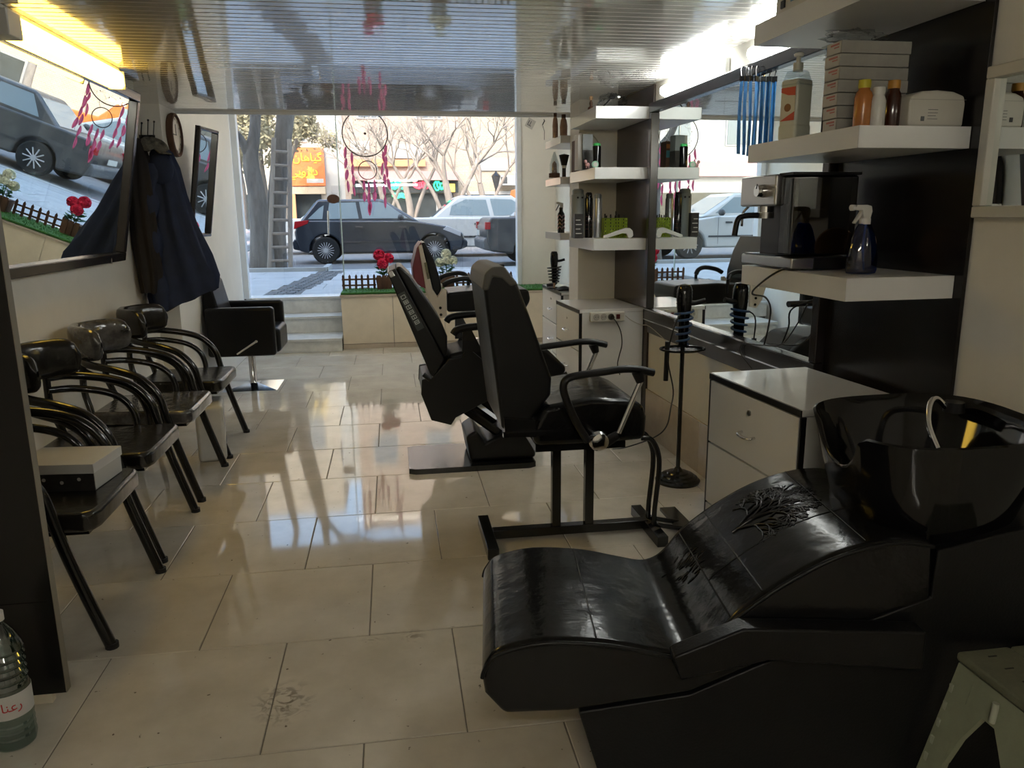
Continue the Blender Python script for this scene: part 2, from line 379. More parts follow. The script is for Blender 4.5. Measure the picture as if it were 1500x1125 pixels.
# tiled skirting and the wall below the mirror
bb = struct(MB().prism([(RW(2.9)-.002, 2.95), (RW(2.9)-.004, 2.95), (RW(5.1)-.004, 5.1), (RW(5.1)-.002, 5.1)], 'z', 0, .30).build('baseboard_right', 'grout', None, smooth=0))
yy = 2.95
while yy < 5.1:
    ye = min(yy+.6, 5.1)
    MB().prism([(RW(yy)-.014, yy+.0015), (RW(ye)-.014, ye-.0015), (RW(ye)-.002, ye-.0015), (RW(yy)-.002, yy+.0015)], 'z', 0, .315).build('tile', 'tan_tile', bb, smooth=0)
    yy = ye

# ================================================================== OUTSIDE MASSES OF THE BUILDING ITSELF
mat('render_wall', (.50, .47, .42), .9, var=.1, vscale=2)
fac = struct(box('wall_facade_upper', 'render_wall', None, -14, 14, -8, 9.9, 3.4, 13))
struct(box('wall_facade_left', 'render_wall', None, -14, -2.05, 9.3, 9.9, .3, 3.4))
struct(box('wall_facade_right', 'render_wall', None, 2.15, 14, 9.3, 9.9, .3, 3.4))

# added batten lamp out of view behind the viewer, fill light for the foreground
t = thing('fill_lamp', 'added batten fill lamp, out of view across the ceiling at the back of the shop', 'lamp', (.1, -.75, ZC-.002))
box('housing', 'lamp_house', t, -.66, .66, -.05, .05, -.022, 0, bevel=.003)
MB().tube([(-.62, 0, -.045), (.62, 0, -.045)], .026, 12).build('tube', 'tube_fill', t, smooth=60)
t = thing('fill_lamp', 'added batten fill lamp, out of view on the high ceiling of the window bay', 'lamp', (.2, 7.7, 3.298))  # second added lamp, also out of view, brightens the window bay
box('housing', 'lamp_house', t, -.95, .95, -.05, .05, -.022, 0, bevel=.003)
MB().tube([(-.92, 0, -.045), (.92, 0, -.045)], .026, 12).build('tube', 'tube_fill', t, smooth=60)
# ================================================================== LEFT WALL
# leaning wall mirrors (bottom edge on the wall, top tipped out into the room)
def lean_mirror(name, label, xw, ya, yb, zb, hgt, lean, fw, fm):
    t = thing(name, label, 'mirror', (xw+.006, ya, zb)); t.rotation_euler = (0, lean, 0)
    L = yb-ya
    MB().box(0, .008, 0, L, 0, hgt).build('backing', 'black_plastic', t, smooth=0)
    MB().box(.010, .014, fw*.8, L-fw*.8, fw*.8, hgt-fw*.8).build('glass', 'mirror', t, smooth=0)
    for nm, a in (('frame_bottom', (0, L, 0, fw)), ('frame_top', (0, L, hgt-fw, hgt)), ('frame_side', (0, fw, fw, hgt-fw)), ('frame_side', (L-fw, L, fw, hgt-fw))):
        box(nm, fm, t, .008, .042, a[0], a[1], a[2], a[3], bevel=.006, seg=2)
    return t
big = lean_mirror('wall_mirror', 'big dark-framed mirror leaning out of the left wall above the waiting chairs', XL, 3.35, 5.53, 1.245, 1.075, .195, .055, 'frame_dark')
lean_mirror('wall_mirror', 'narrow tall mirror tipped forward beside the round wall clock', XL2, 6.70, 7.11, 1.36, .88, .165, .025, 'frame_dark').rotation_euler[2] = -.14
MB().tube([(XL+.005, 5.25, 1.235), (XL+.05, 5.25, 1.235), (XL+.05, 5.25, 1.275)], .004, 6).build('bracket', 'chrome', None)
tag(bpy.data.objects['bracket'], 'small bent metal hook under the big leaning mirror', 'hook')
# warm tube lamp above the leaning mirror
t = thing('tube_lamp', 'warm yellow tube lamp hung from the ceiling before the big leaning mirror', 'lamp', (-1.475, 3.47, 2.262))
box('housing', 'lamp_house', t, -.02, .02, 0, 1.38, .048, .067, bevel=.003)
MB().prism([(-.028, -.046), (.028, -.046), (.044, -.028), (.044, .026), (.028, .047), (-.028, .047), (-.044, .026), (-.044, -.028)], 'y', .12, 1.36).build('diffuser', 'tube_warm', t, smooth=60)
box('end_cap', 'lamp_house', t, -.047, .047, 0, .12, -.05, .05, bevel=.006)
box('end_cap', 'lamp_house', t, -.046, .046, 1.36, 1.375, -.048, .048, bevel=.004)
# coat hooks on the short return wall
t = thing('coat_rack', 'small black wire coat rack with three prongs above the hung coats', 'coat rack', (-1.735, 6.265, 2.09))
MB().box(-.06, .05, -.008, 0, -.05, .02).build('back_plate', 'black_metal', t, smooth=0)
for dx, dz in ((-.045, .09), (0, .11), (.04, .10)):
    MB().tube([(dx, -.008, 0), (dx+.02, -.07, .03), (dx+.045, -.12, dz)], .004, 6).ell((dx+.045, -.12, dz), (.008,)*3, 8, 6).build('prong', 'black_metal', t)
MB().tube([(-.05, -.01, -.03), (-.05, -.08, -.05), (-.05, -.09, -.02)], .004, 6).build('hook', 'black_metal', t)

def hanging(name, label, m, cx, cy, ztop, rows, ph, lining=None, nf=9):
    """garment: rows of (z, centre x, half width, half depth)"""
    t = thing(name, label, 'coat' if 'coat' in name else 'jacket', (cx, cy, ztop))
    mb = MB(); seg = 40; vs = []; fs = []
    for j, (z, ox, hx, hy, tilt) in enumerate(rows):
        fold = min(1, j/3)
        for k in range(seg):
            a = 2*PI*k/seg; w_ = 1+.13*fold*math.sin(nf*a+ph+z*2)+.05*fold*math.sin(5*a+z*9+ph)
            x = ox+hx*math.cos(a)*w_; y = hy*math.sin(a)*w_
            vs.append((x, y, z+tilt*(x-ox)+.006*math.sin(7*a+j)))
    n = len(rows)
    for j in range(n-1):
        for k in range(seg): k2 = (k+1) % seg; fs.append((j*seg+k, (j+1)*seg+k, (j+1)*seg+k2, j*seg+k2))
    fs.append(tuple(range(seg)))
    mb.add(vs, fs); o = mb.build('body', m, t, smooth=80)
    # inside of the hem
    b = rows[-1]; mi = MB(); iv = []; fi = []
    for jj, (s, dz) in enumerate(((.96, 0), (.85, .12), (.5, .16))):
        for k in range(seg):
            x, y, z = vs[(n-1)*seg+k]; iv.append((b[1]+(x-b[1])*s, y*s, z+dz))
    for j in range(2):
        for k in range(seg): k2 = (k+1) % seg; fi.append((j*seg+k, j*seg+k2, (j+1)*seg+k2, (j+1)*seg+k))
    fi.append(tuple(2*seg+k for k in range(seg)))
    mi.add(iv, fi).build('lining', lining or m, t, smooth=80)
    return t
c1 = hanging('jacket', 'dark brown jacket hanging behind the navy coat on the rack', 'dark_cloth', -1.712, 5.90, 2.05,
    [(0, 0, .02, .02, 0), (-.05, 0, .05, .05, 0), (-.16, 0, .075, .09, 0), (-.4, .0, .085, .11, 0), (-.7, .0, .09, .12, 0), (-.95, .005, .085, .12, 0), (-1.06, .0, .07, .11, 0)], .4)
c2 = hanging('winter_coat', 'navy blue coat flaring out on the rack over the waiting chairs', 'navy_cloth', -1.66, 6.02, 2.02,
    [(0, .06, .03, .03, 0), (-.06, .07, .075, .07, 0), (-.16, .08, .10, .10, -.05), (-.34, .09, .12, .12, .0), (-.56, .10, .155, .13, .05), (-.80, .12, .20, .14, .12), (-1.0, .135, .235, .145, .28), (-1.12, .14, .225, .14, .42)], 1.7, 'lining')
MB().tube(smooth_path([(.03, -.11, -.14), (.0, -.15, -.4), (.0, -.15, -.75), (.02, -.14, -1.16)]), [.05+.015*math.sin(i*1.3) for i in range(19)], 12, flat=.75).build('sleeve', 'navy_cloth', c2, smooth=80)
MB().ell((.085, -.10, -.17), (.085, .05, .11), 16, 10).build('hood', 'navy_cloth', c2, smooth=80)
t = thing('knit_cap', 'grey camouflage cap resting on top of the hung coats', 'cap', (-1.645, 5.96, 1.975))
def capf(u, v):
    a = 2*PI*u; b = (PI/2)*v; rr = 1+.10*math.sin(3*a+1)+.06*math.sin(7*a)
    return (.105*math.cos(a)*math.cos(b)*rr, .085*math.sin(a)*math.cos(b)*rr, .085*math.sin(b)+.01*math.sin(5*a))
MB().grid(capf, 28, 8).build('crown', 'camo_cloth', t, smooth=80)
MB().slab(lambda u, v: (.06+.09*v*math.cos((u-.5)*2.4), -.05+.10*(u-.5)*1.6, .0-.03*v), 8, 4, .008).build('brim', 'camo_cloth', t, smooth=80)
# clock
t = thing('wall_clock', 'round wall clock with dark rim beside the narrow mirror', 'clock', (XL2, 6.535, 2.135))
MB().lathe([(.001, 0), (.155, 0), (.165, .02), (.16, .045), (.145, .05), (.14, .03), (.001, .03)], (0, 0, 0), 32, 'x').build('rim', 'fence_wood', t)
MB().lathe([(.001, .031), (.139, .031), (.139, .033), (.001, .033)], (0, 0, 0), 32, 'x').build('dial', mat('dial', (.68, .62, .52), .3), t)
MB().box(.034, .036, -.004, .004, 0, .08).build('hour_hand', 'black_plastic', t, smooth=0)
MB().box(.036, .038, -.09, 0, -.003, .003).build('minute_hand', 'black_plastic', t, smooth=0)
for k in range(12):
    a = PI*k/6; MB().box(.0335, .035, .118*math.sin(a)-.004, .118*math.sin(a)+.004, .118*math.cos(a)-.008, .118*math.cos(a)+.008).build('hour_mark', 'black_plastic', t, smooth=0)

# ---------------------------------------------------------------- waiting chairs
def waiting_chair(label, seatm, loc):
    t = thing('waiting_chair', label, 'chair', loc, 0, 'waiting chairs along the left wall')
    MB().prism([(-.24, -.215), (.24, -.265), (.275, -.245), (.285, -.20), (.285, .20), (.275, .245), (.24, .265), (-.24, .215)], 'z', .425, .50).build('seat', seatm, t, bevel=.030, seg=5)
    MB().box(-.2, .24, -.22, .22, .405, .424).build('seat_frame', 'black_metal', t, smooth=0)
    # padded back hugging the sitter
    def bf(u, v):
        k = (u-.5)*2; a = math.radians(180+64*k); e = max(.02, 1-abs(k)**14)**.5; h = .18*e; th = v*2*PI
        rr = .034*e; q_ = (abs(math.cos(th))**3.2+abs(math.sin(th))**3.2)**(-1/3.2); px_ = math.cos(th)*rr*q_; pz = math.sin(th)*h*.5*q_
        return (.02+(.355+px_)*math.cos(a)+.10*pz*-1, (.265+px_)*math.sin(a), .865+pz+.004*math.sin(u*30)*math.cos(th))
    MB().grid(bf, 40, 20).build('backrest', seatm, t, smooth=80)
    for s in (-1, 1):
        outer = smooth_path([(-.27, s*.16, .775), (-.20, s*.25, .765), (-.05, s*.292, .735), (.06, s*.302, .69), (.135, s*.305, .60), (.165, s*.305, .48), (.21, s*.305, .30), (.30, s*.305, .0)], 6)
        MB().tube(outer, .0205, 10).build('arm_and_front_leg', 'black_metal', t, smooth=80)
        inner = smooth_path([(-.27, s*.145, .715), (-.18, s*.24, .70), (-.05, s*.28, .665), (.03, s*.286, .61), (.065, s*.284, .53), (.07, s*.27, .44), (.06, s*.24, .41)], 6)
        MB().tube(inner, .0175, 10).build('inner_arm', 'black_metal', t, smooth=80)
        MB().tube(smooth_path([(-.27, s*.15, .79), (-.275, s*.17, .62), (-.24, s*.20, .42), (-.30, s*.22, .0)], 5), .0175, 10).build('rear_leg', 'black_metal', t, smooth=80)
        MB().lathe([(.001, 0), (.023, 0), (.023, .02), (.001, .02)], (.30, s*.305, 0), 12).build('foot', 'rubber', t)
    MB().tube([(-.02, -.26, .405), (-.02, .26, .405)], .013, 8).build('stretcher', 'black_metal', t)
    return t
mat('vinyl_wrap', (.10, .10, .105), .12, spec=.8, col2=(.012, .012, .012), vscale=10, bump=.5, bscale=22, coat=.5)
XC = -1.365
waiting_chair('black vinyl waiting chair with a shoe box lying on its seat', 'vinyl', (XC+.01, 3.01, 0))
waiting_chair('black vinyl waiting chair between the shoe box chair and the plastic-wrapped chair', 'vinyl', (XC-.01, 3.725, 0))
waiting_chair('waiting chair with seat and back still wrapped in shiny clear plastic', 'vinyl_wrap', (XC-.015, 4.49, 0))
waiting_chair('black vinyl waiting chair under the navy coat, beside the cube styling chair', 'vinyl', (XC-.02, 5.27, 0))
# shoe box
mat('box_lid', (.55, .54, .52), .3, var=.06); mat('box_body', (.035, .032, .03), .35, col2=(.012, .011, .01), vscale=20); mat('box_end', (.50, .49, .46), .25)
t = thing('shoe_box', 'silver-lidded shoe box with dark sides on a waiting chair seat', 'box', (-1.29, 3.12, .499), -.10)
box('tray', 'box_body', t, -.15, .15, -.115, .115, 0, .09)
box('end_panel', 'box_end', t, .1505, .152, -.112, .112, .004, .07)
box('lid', 'box_lid', t, -.156, .156, -.121, .121, .07, .108, bevel=.002, seg=1)
for k in range(4): MB().lathe([(.001, 0), (.007, 0), (.007, .001), (.001, .001)], (-.1+.065*k, -.1165, .035+.012*(k % 2)), 10, 'y').build('printed_dot', 'box_end', t)
# wrapped pack under the chair
mat('pack', (.62, .63, .62), .3, var=.1)
t = thing('paper_pack', 'white plastic-wrapped pack with printed lines standing under the waiting chairs', 'package', (-1.20, 5.05, 0), .2)
box('body', 'pack', t, -.085, .085, -.16, .16, 0, .36, bevel=.025)
for k in range(6): MB().box(.0855, .0865, -.10, .09, .21+.018*k, .215+.018*k).build('printed_line', mat('ink_grey', (.22, .22, .26), .6), t, smooth=0)
for k in range(2): MB().box(.0855, .087, -.13, .13, .085+.028*k, .089+.028*k).build('band', mat('ink_dark', (.06, .06, .08), .6), t, smooth=0)

# ---------------------------------------------------------------- cube styling chair
t = thing('styling_chair', 'black cube styling chair on a chrome base beside the entrance steps', 'chair', (-1.30, 7.2, 0))
for s in (-1, 1): box('armrest', 'leather', t, -.30, .27, s*.30-.05, s*.30+.05, .33, .755, bevel=.03, seg=4)
box('seat', 'leather', t, -.25, .30, -.248, .248, .34, .56, bevel=.04, seg=4)
MB().prism([(-.30, .34), (-.17, .34), (-.19, .70), (-.25, .97), (-.285, .99), (-.32, .97), (-.33, .70)], 'y', -.25, .25).build('backrest', 'leather', t, bevel=.03)
MB().lathe([(.001, .01), (.05, .01), (.045, .03), (.032, .05), (.032, .33), (.001, .33)], (0, 0, 0), 20).build('column', 'chrome', t)
MB().hexa([(-.24, -.24, 0), (.24, -.24, 0), (.24, .24, 0), (-.24, .24, 0), (-.06, -.06, .035), (.06, -.06, .035), (.06, .06, .035), (-.06, .06, .035)]).build('base_plate', 'chrome', t, smooth=0)
MB().tube([(.0, -.03, .30), (-.05, -.36, .36), (.12, -.40, .47)], .009, 8).ell((.12, -.40, .47), (.014,)*3, 10, 8).build('pump_lever', 'chrome', t)

# ---------------------------------------------------------------- dark end panel and bottle at the near left
t = thing('counter_end_panel', 'tall black counter end panel standing at the left wall near the water bottle', 'panel', (-1.79, 2.385, 0))
box('plinth', 'cream_tile', t, 0, .66, .004, .03, 0, .035)
box('lower_board', 'dark_wood', t, 0, .705, 0, .032, .035, .352)
box('upper_board', 'dark_wood', t, 0, .705, 0, .032, .354, 2.0)
box('lit_edge', mat('lit_edge', (.20, .18, .14), .4), t, .7055, .7075, 0, .032, .035, 2.0)  # light catching the board's side edge, put into a paler colour
t = thing('water_bottle', 'large clear plastic water bottle with red lettering on its label', 'bottle', (-1.158, 2.205, 0)); t.scale = (1.1, 1.1, 1.14)
pr = [(.001, 0), (.048, .004), (.052, .02)]
for k in range(3): pr += [(.052, .03+.018*k), (.049, .036+.018*k), (.052, .044+.018*k)]
pr += [(.0525, .09), (.0525, .165)]
for k in range(5): pr += [(.052, .172+.02*k), (.047, .181+.02*k), (.051, .19+.02*k)]
pr += [(.046, .285), (.032, .315), (.018, .335), (.0155, .34), (.0155, .352), (.001, .352)]
MB().lathe(pr, (0, 0, 0), 28).build('body', 'bottle_clear', t)
MB().lathe([(.001, .003), (.046, .006), (.048, .16), (.045, .27), (.001, .27)], (0, 0, 0), 24).build('water', glass_mat('water', (.80, .90, .88), .06), t)
MB().lathe([(.001, .346), (.018, .346), (.018, .368), (.001, .368)], (0, 0, 0), 20).build('cap', 'socket_white', t)
lab = MB(); lab.grid(lambda u, v: (.0533*math.cos(-2.9+u*3.6), .0533*math.sin(-2.9+u*3.6), .095+.065*v), 26, 1); lab.build('label', mat('label_white', (.60, .60, .58), .5), t, smooth=80)
mat('ink_red', (.50, .03, .03), .5)
tm = text_mesh('\uFE8E\uFEE8\uFECB\uFEAD', .034, 'ink_red', .0004)
for v in tm.vertices:      # wrap the lettering round the label
    a = -1.05+v.co.x/.0537; zz = .128+v.co.y; rr = .0538+v.co.z; v.co = (rr*math.cos(a), rr*math.sin(a), zz)
o = bpy.data.objects.new('lettering', tm); COL.objects.link(o); o.parent = t
# ================================================================== BARBER CHAIRS
def pp(pts, Y, ox=0, oy=0):        # photo pixels on the plane Y -> (x, z) outline, local to ox
    return [((q := P(x, y, Y=Y)).x-ox, q.z) for x, y in pts]
def pq(pts, Y, ox, oy):            # the same as 3D path points
    return [((q := P(x, y, Y=Y)).x-ox, Y-oy, q.z) for x, y in pts]

# --- chair on the welded frame -------------------------------------------------
CX, CY = .78, 3.42
t = thing('barber_chair', 'black padded barber chair on a welded square-tube frame with chrome arm struts', 'chair', (CX, CY, 0))
prof = pp([(735.5, 631), (708, 422), (712, 402), (722, 393), (738, 392), (757.5, 414), (775.5, 461), (808.5, 555), (807, 579), (795, 595), (778, 617)], 3.17, CX)
MB().prism(prof, 'y', -.255, .275).build('backrest', 'leather', t, bevel=.028, seg=4)
top = pp([(706, 425), (710, 401), (721, 391), (739, 390), (759, 416), (748, 420), (735, 408), (722, 406), (716, 426)], 3.16, CX)
MB().prism(top, 'y', -.262, .282).build('top_cover', mat('cover_grey', (.10, .095, .085), .5, bump=.2, bscale=30), t, bevel=.01)
for dy in (-.06, .05):
    q = pp([(727, 391), (738, 391)], 3.42+dy, CX); MB().box(q[0][0], q[1][0], dy-.022, dy+.022, q[0][1]-.01, q[0][1]+.012).build('headrest_socket', 'black_plastic', t, bevel=.004)
seatp = pp([(798, 596), (866, 583), (919, 585), (944, 594), (949, 612), (946, 645), (883, 651), (784, 655), (780, 630)], 3.15, CX)
MB().prism(seatp, 'y', -.27, .28).build('seat', 'leather_gloss', t, bevel=.03, seg=4)
zs = min(p[1] for p in seatp)
MB().box(-.19, .22, -.22, .22, zs-.035, zs-.002).build('seat_pan', 'black_metal', t, smooth=0)
for nm, Yp, pts, hubp, low in (('near', 3.06, [(861, 646), (844, 618), (830.6, 588), (825, 568), (830, 556), (844, 550.6), (883, 545), (910.6, 541), (933, 541), (957, 546)], (875, 643), (905, 637)),
                               ('far', 3.79, None, None, None)):
    dy = Yp-CY
    if pts:
        path = smooth_path(pq(pts, Yp, CX, CY), 4)
    else:
        path = [(a, dy, c) for a, b, c in path0]
    if pts: path0 = [tuple(p) for p in path]
    MB().tube(path, .0165, 10, flat=1.35).build('armrest', 'black_plastic', t, smooth=80)
    if pts:
        h = pq([hubp], Yp, CX, CY)[0]; l = pq([low], Yp, CX, CY)[0]; s0 = pq([(906, 634)], Yp, CX, CY)[0]; s1 = pq([(939.5, 556)], Yp, CX, CY)[0]; kn = pq([(934, 545), (936, 562)], Yp, CX, CY)
        H = (h, l, s0, s1, kn)
    h, l, s0, s1, kn = [[(x[0], dy, x[2])] if not isinstance(x, list) else [(y[0], dy, y[2]) for y in x] for x in H]
    h, l, s0, s1 = h[0], l[0], s0[0], s1[0]
    sgn = -1 if dy < 0 else 1
    MB().tube([(h[0], dy, h[2]), ((h[0]+l[0])/2, dy, h[2]-.012), l], [.030, .026, .020], 10, flat=.6).build('lower_arm', 'black_plastic', t, smooth=80)
    MB().lathe([(.001, 0), (.044, 0), (.044, .012), (.036, .03), (.015, .036), (.001, .036)] if sgn > 0 else [(.001, -.036), (.015, -.036), (.036, -.03), (.044, -.012), (.044, 0), (.001, 0)], (h[0], dy+sgn*.022, h[2]), 24, 'y').build('hub_cap', 'chrome', t)
    MB().tube([(h[0], dy, h[2]), (h[0], dy-sgn*.10, h[2])], .02, 10).build('axle', 'black_metal', t)
    MB().tube([s0, s1], .0125, 10).build('strut', 'chrome', t)
    MB().tube([(s1[0]-.004, dy, s1[2]-.01), kn[0]], [.018, .026], 10).build('knuckle', 'black_plastic', t, smooth=80)
q = pp([(737, 637), (804, 634)], 3.12, CX)
MB().box(q[0][0], q[1][0]+.02, -.31, -.285, q[0][1]-.01, q[0][1]+.008).build('recline_bar', 'black_metal', t, smooth=0)
MB().prism(pp([(738, 612), (783, 615), (786, 640), (740, 640)], 3.14, CX), 'y', -.285, -.262).build('hinge_plate', 'black_metal', t, smooth=0)
for x in (-.055, .105): box('post', 'black_metal', t, x-.021, x+.021, -.04, .002, .05, zs-.03, bevel=.003)
box('cross_bar', 'black_metal', t, -.36, .40, -.045, .005, .012, .055, bevel=.003)
for x in (-.385, .405): box('foot_bar', 'black_metal', t, x-.026, x+.026, -.24, .17, 0, .052, bevel=.003)
for dy in (-.14, -.055):
    pts = [(a, dy, c) for a, b, c in pq([(938, 640), (952, 642), (962, 662), (963, 690), (956, 755), (962, 766), (1000, 772)], 3.30, CX, CY)]
    MB().tube(smooth_path(pts, 4), .0125, 8).build('footrest_tube', 'black_metal', t, smooth=80)
e = pts[-1]; MB().box(e[0]-.03, e[0]+.05, -.20, .12, e[2]-.008, e[2]+.008).build('footplate', 'black_metal', t, smooth=0)

# --- hydraulic barber chair in the middle ---------------------------------------
CX, CY, YN = .45, 4.66, 4.42
t = thing('barber_chair', 'black reclined hydraulic barber chair with lettering on its back frame and a flat foot plate', 'chair', (CX, CY, 0))
hw = CY-YN
MB().prism(pp([(567, 399), (579, 393), (651, 527), (635, 553), (630, 548)], YN, CX), 'y', -hw, hw).build('back_shell', 'black_plastic', t, bevel=.008)
MB().prism(pp([(579, 393), (586, 390), (601, 404), (623, 436), (646, 470), (656, 494), (656, 520), (651, 527)], YN, CX), 'y', -hw+.03, hw-.03).build('back_cushion', 'leather', t, bevel=.03, seg=4)
MB().prism(pp([(567, 399), (574, 396), (579, 404), (572, 407)], YN-.005, CX), 'y', -hw-.006, hw+.006).build('shell_cap', 'steel', t, bevel=.004)
# label strip with square white characters
A, B = P(589, 432, Y=YN-.006), P(613, 476, Y=YN-.006); dv = (B-A); L = dv.length; dv.normalize(); nv = Vector((dv.z, 0, -dv.x))
if nv.x < 0: nv = -nv
def strip_box(a, b, c, d, y0_, y1_):
    pts = [A+dv*a+nv*c, A+dv*b+nv*c, A+dv*b+nv*d, A+dv*a+nv*d]
    return [(p.x-CX, p.z) for p in pts], y0_, y1_
pl_, ya_, yb_ = strip_box(-.012, L+.03, -.022, .022, 0, 0)
MB().prism(pl_, 'y', -hw-.004, -hw-.0005).build('label_strip', mat('label_dark', (.05, .06, .06), .4), t, smooth=0)
for k in range(6):
    a0 = k*L/6+.003; a1 = (k+1)*L/6-.007; g = MB()
    for (p0, p1, c0, c1) in ((a0, a1, -.014, -.010), (a0, a1, .010, .014), (a0, a0+.004, -.014, .014), (a1-.004, a1, -.014, .014)) + (((a0+a1)/2-.002, (a0+a1)/2+.002, -.010, .010),)*(k % 2 == 1) + ((a0, a1, -.002, .002),)*(k in (1, 2, 4)):
        po, _, _ = strip_box(p0, p1, c0, c1, 0, 0); g.prism(po, 'y', -hw-.0055, -hw-.004)
    g.build('character', mat('print_white', (.62, .66, .66), .5), t, smooth=0)
MB().prism(pp([(618, 556), (634, 553), (657, 527), (676, 524), (683, 513), (690, 513), (722, 540), (745, 572), (723, 583), (668, 612), (661, 623), (632, 616), (617, 578)], YN, CX), 'y', -hw, -hw+.035).build('side_panel', 'black_plastic', t, bevel=.006)
MB().prism(pp([(618, 556), (634, 553), (657, 527), (676, 524), (683, 513), (690, 513), (722, 540), (745, 572), (723, 583), (668, 612), (661, 623), (632, 616), (617, 578)], YN, CX), 'y', hw-.035, hw).build('side_panel', 'black_plastic', t, bevel=.006)
MB().prism(pp([(619, 557), (636, 553), (655, 560), (668, 610), (661, 622), (633, 615), (618, 578)], YN, CX), 'y', -hw+.036, hw-.036).build('rear_cover', 'black_plastic', t, bevel=.006)
MB().prism(pp([(657, 520), (690, 512), (760, 508), (800, 510), (832, 540), (826, 552), (790, 556), (735, 575), (680, 585), (658, 560)], YN+.03, CX), 'y', -hw+.037, hw-.037).build('seat', 'leather', t, bevel=.03, seg=4)
MB().tube(pq([(620, 548), (630, 556)], YN-.02, CX, CY), .014, 10).build('recline_knob', 'black_plastic', t)
for s in (-1, 1):
    Yp = CY+s*(hw+.035); dy = s*(hw+.035)
    base = pq([(664, 490), (670, 483), (690, 479), (720, 477), (760, 476)], CY-hw-.035, CX, CY)
    MB().tube(smooth_path([(a, dy, c) for a, b, c in base], 4), .022, 10, flat=1.3).build('armrest', 'leather', t, smooth=80)
    q0 = pq([(683, 483), (690, 516)], CY-hw-.035, CX, CY)
    MB().hexa([(q0[1][0]-.05, dy-s*.035, q0[1][2]), (q0[1][0]+.07, dy-s*.035, q0[1][2]), (q0[1][0]+.07, dy-s*.012, q0[1][2]), (q0[1][0]-.05, dy-s*.012, q0[1][2]),
               (q0[0][0]-.02, dy-.012, q0[0][2]), (q0[0][0]+.03, dy-.012, q0[0][2]), (q0[0][0]+.03, dy+.012, q0[0][2]), (q0[0][0]-.02, dy+.012, q0[0][2])]).build('arm_post', 'black_plastic', t, smooth=0)
for s in (-.12, .12):
    for a, b in (((672, 596), (735, 640)), ((700, 583), (752, 622))):
        q0, q1 = pq([a, b], YN+.06, CX, CY); MB().tube([(q0[0], s, q0[2]), (q1[0], s, q1[2])], .026, 6, flat=.5).build('lift_arm', 'black_metal', t, smooth=0)
MB().prism(pp([(683, 642), (698, 632), (712, 650), (760, 625), (786, 640), (786, 672), (690, 678)], YN+.04, CX), 'y', -.18, .18).build('lift_housing', 'black_plastic', t, bevel=.02)
MB().prism([(-.40, -.22), (-.36, -.245), (.33, -.245), (.37, -.22), (.37, .22), (.33, .245), (-.36, .245), (-.40, .22)], 'z', 0, .034).build('foot_plate', 'black_metal', t, smooth=0)
MB().tube(pq([(826, 545), (834, 560), (838, 590)], YN+.2, CX, CY), .016, 8).build('footrest_stem', 'black_metal', t)
q0 = pq([(838, 590)], YN+.2, CX, CY)[0]; MB().box(q0[0]-.06, q0[0]+.06, -.19, .19, q0[2]-.012, q0[2]+.012).build('footrest', 'black_plastic', t, bevel=.008)

# --- far chair with white side panels -------------------------------------------
CX, CY, YN = .58, 6.27, 6.0
hw = CY-YN
mat('cream_plastic', (.55, .50, .43), .35, var=.06); mat('maroon', (.14, .02, .03), .4)
t = thing('barber_chair', 'cream-sided barber chair with a maroon back shell near the window parapet', 'chair', (CX, CY, 0))
MB().prism(pp([(604, 392), (610, 364), (617, 354), (620, 380), (628, 425), (616, 420), (606, 412)], YN, CX), 'y', -hw+.01, hw-.01).build('back_shell', 'maroon', t, bevel=.012)
MB().prism(pp([(613, 360), (618, 358), (634, 425), (641, 436), (649, 423), (654, 424), (655, 464), (643, 467), (634, 455), (624, 425)], YN, CX), 'y', -hw, -hw+.03).build('side_panel', 'cream_plastic', t, bevel=.005)
MB().prism(pp([(613, 360), (618, 358), (634, 425), (641, 436), (649, 423), (654, 424), (655, 464), (643, 467), (634, 455), (624, 425)], YN, CX), 'y', hw-.03, hw).build('side_panel', 'cream_plastic', t, bevel=.005)
MB().prism(pp([(617, 357), (622, 354), (636, 380), (646, 412), (647, 425), (641, 435), (634, 424)], YN, CX), 'y', -hw+.031, hw-.031).build('back_cushion', 'leather', t, bevel=.02, seg=4)
MB().prism(pp([(621, 385), (625, 384), (630, 408), (626, 409)], YN-.002, CX), 'y', -hw-.004, -hw-.0005).build('label_strip', mat('label_olive', (.20, .19, .10), .4, col2=(.05, .05, .05), vscale=60), t, smooth=0)
for a in ((645, 451), (646, 461)):
    q0 = pp([a], YN-.002, CX)[0]; MB().lathe([(.001, -.004), (.011, -.004), (.011, 0), (.001, 0)], (q0[0], -hw, q0[1]), 10, 'y').build('bolt', 'black_metal', t)
MB().prism(pp([(655, 429), (706, 424), (775, 424), (778, 440), (770, 455), (655, 458)], YN+.02, CX), 'y', -hw+.032, hw-.032).build('seat', 'leather', t, bevel=.025, seg=4)
for s in (-1, 1):
    dy = s*(hw+.03); base = pq([(649, 418), (660, 412), (680, 408), (692, 411), (697, 419)], CY-hw-.03, CX, CY)
    MB().tube(smooth_path([(a, dy, c) for a, b, c in base], 4), .02, 8, flat=1.3).build('armrest', 'black_plastic', t, smooth=80)
    q0 = pq([(697, 419), (697, 440)], CY-hw-.03, CX, CY); MB().tube([(a, dy-s*.0*i, c) for i, (a, b, c) in enumerate(q0)], .014, 8).build('arm_post', 'black_plastic', t)
MB().lathe([(.001, .04), (.075, .04), (.065, .09), (.05, .12), (.05, .52), (.001, .52)], (.05, 0, 0), 20).build('column', 'chrome', t)
MB().lathe([(.001, 0), (.30, 0), (.30, .012), (.26, .03), (.08, .045), (.001, .045)], (.05, 0, 0), 32).build('base', 'steel', t)
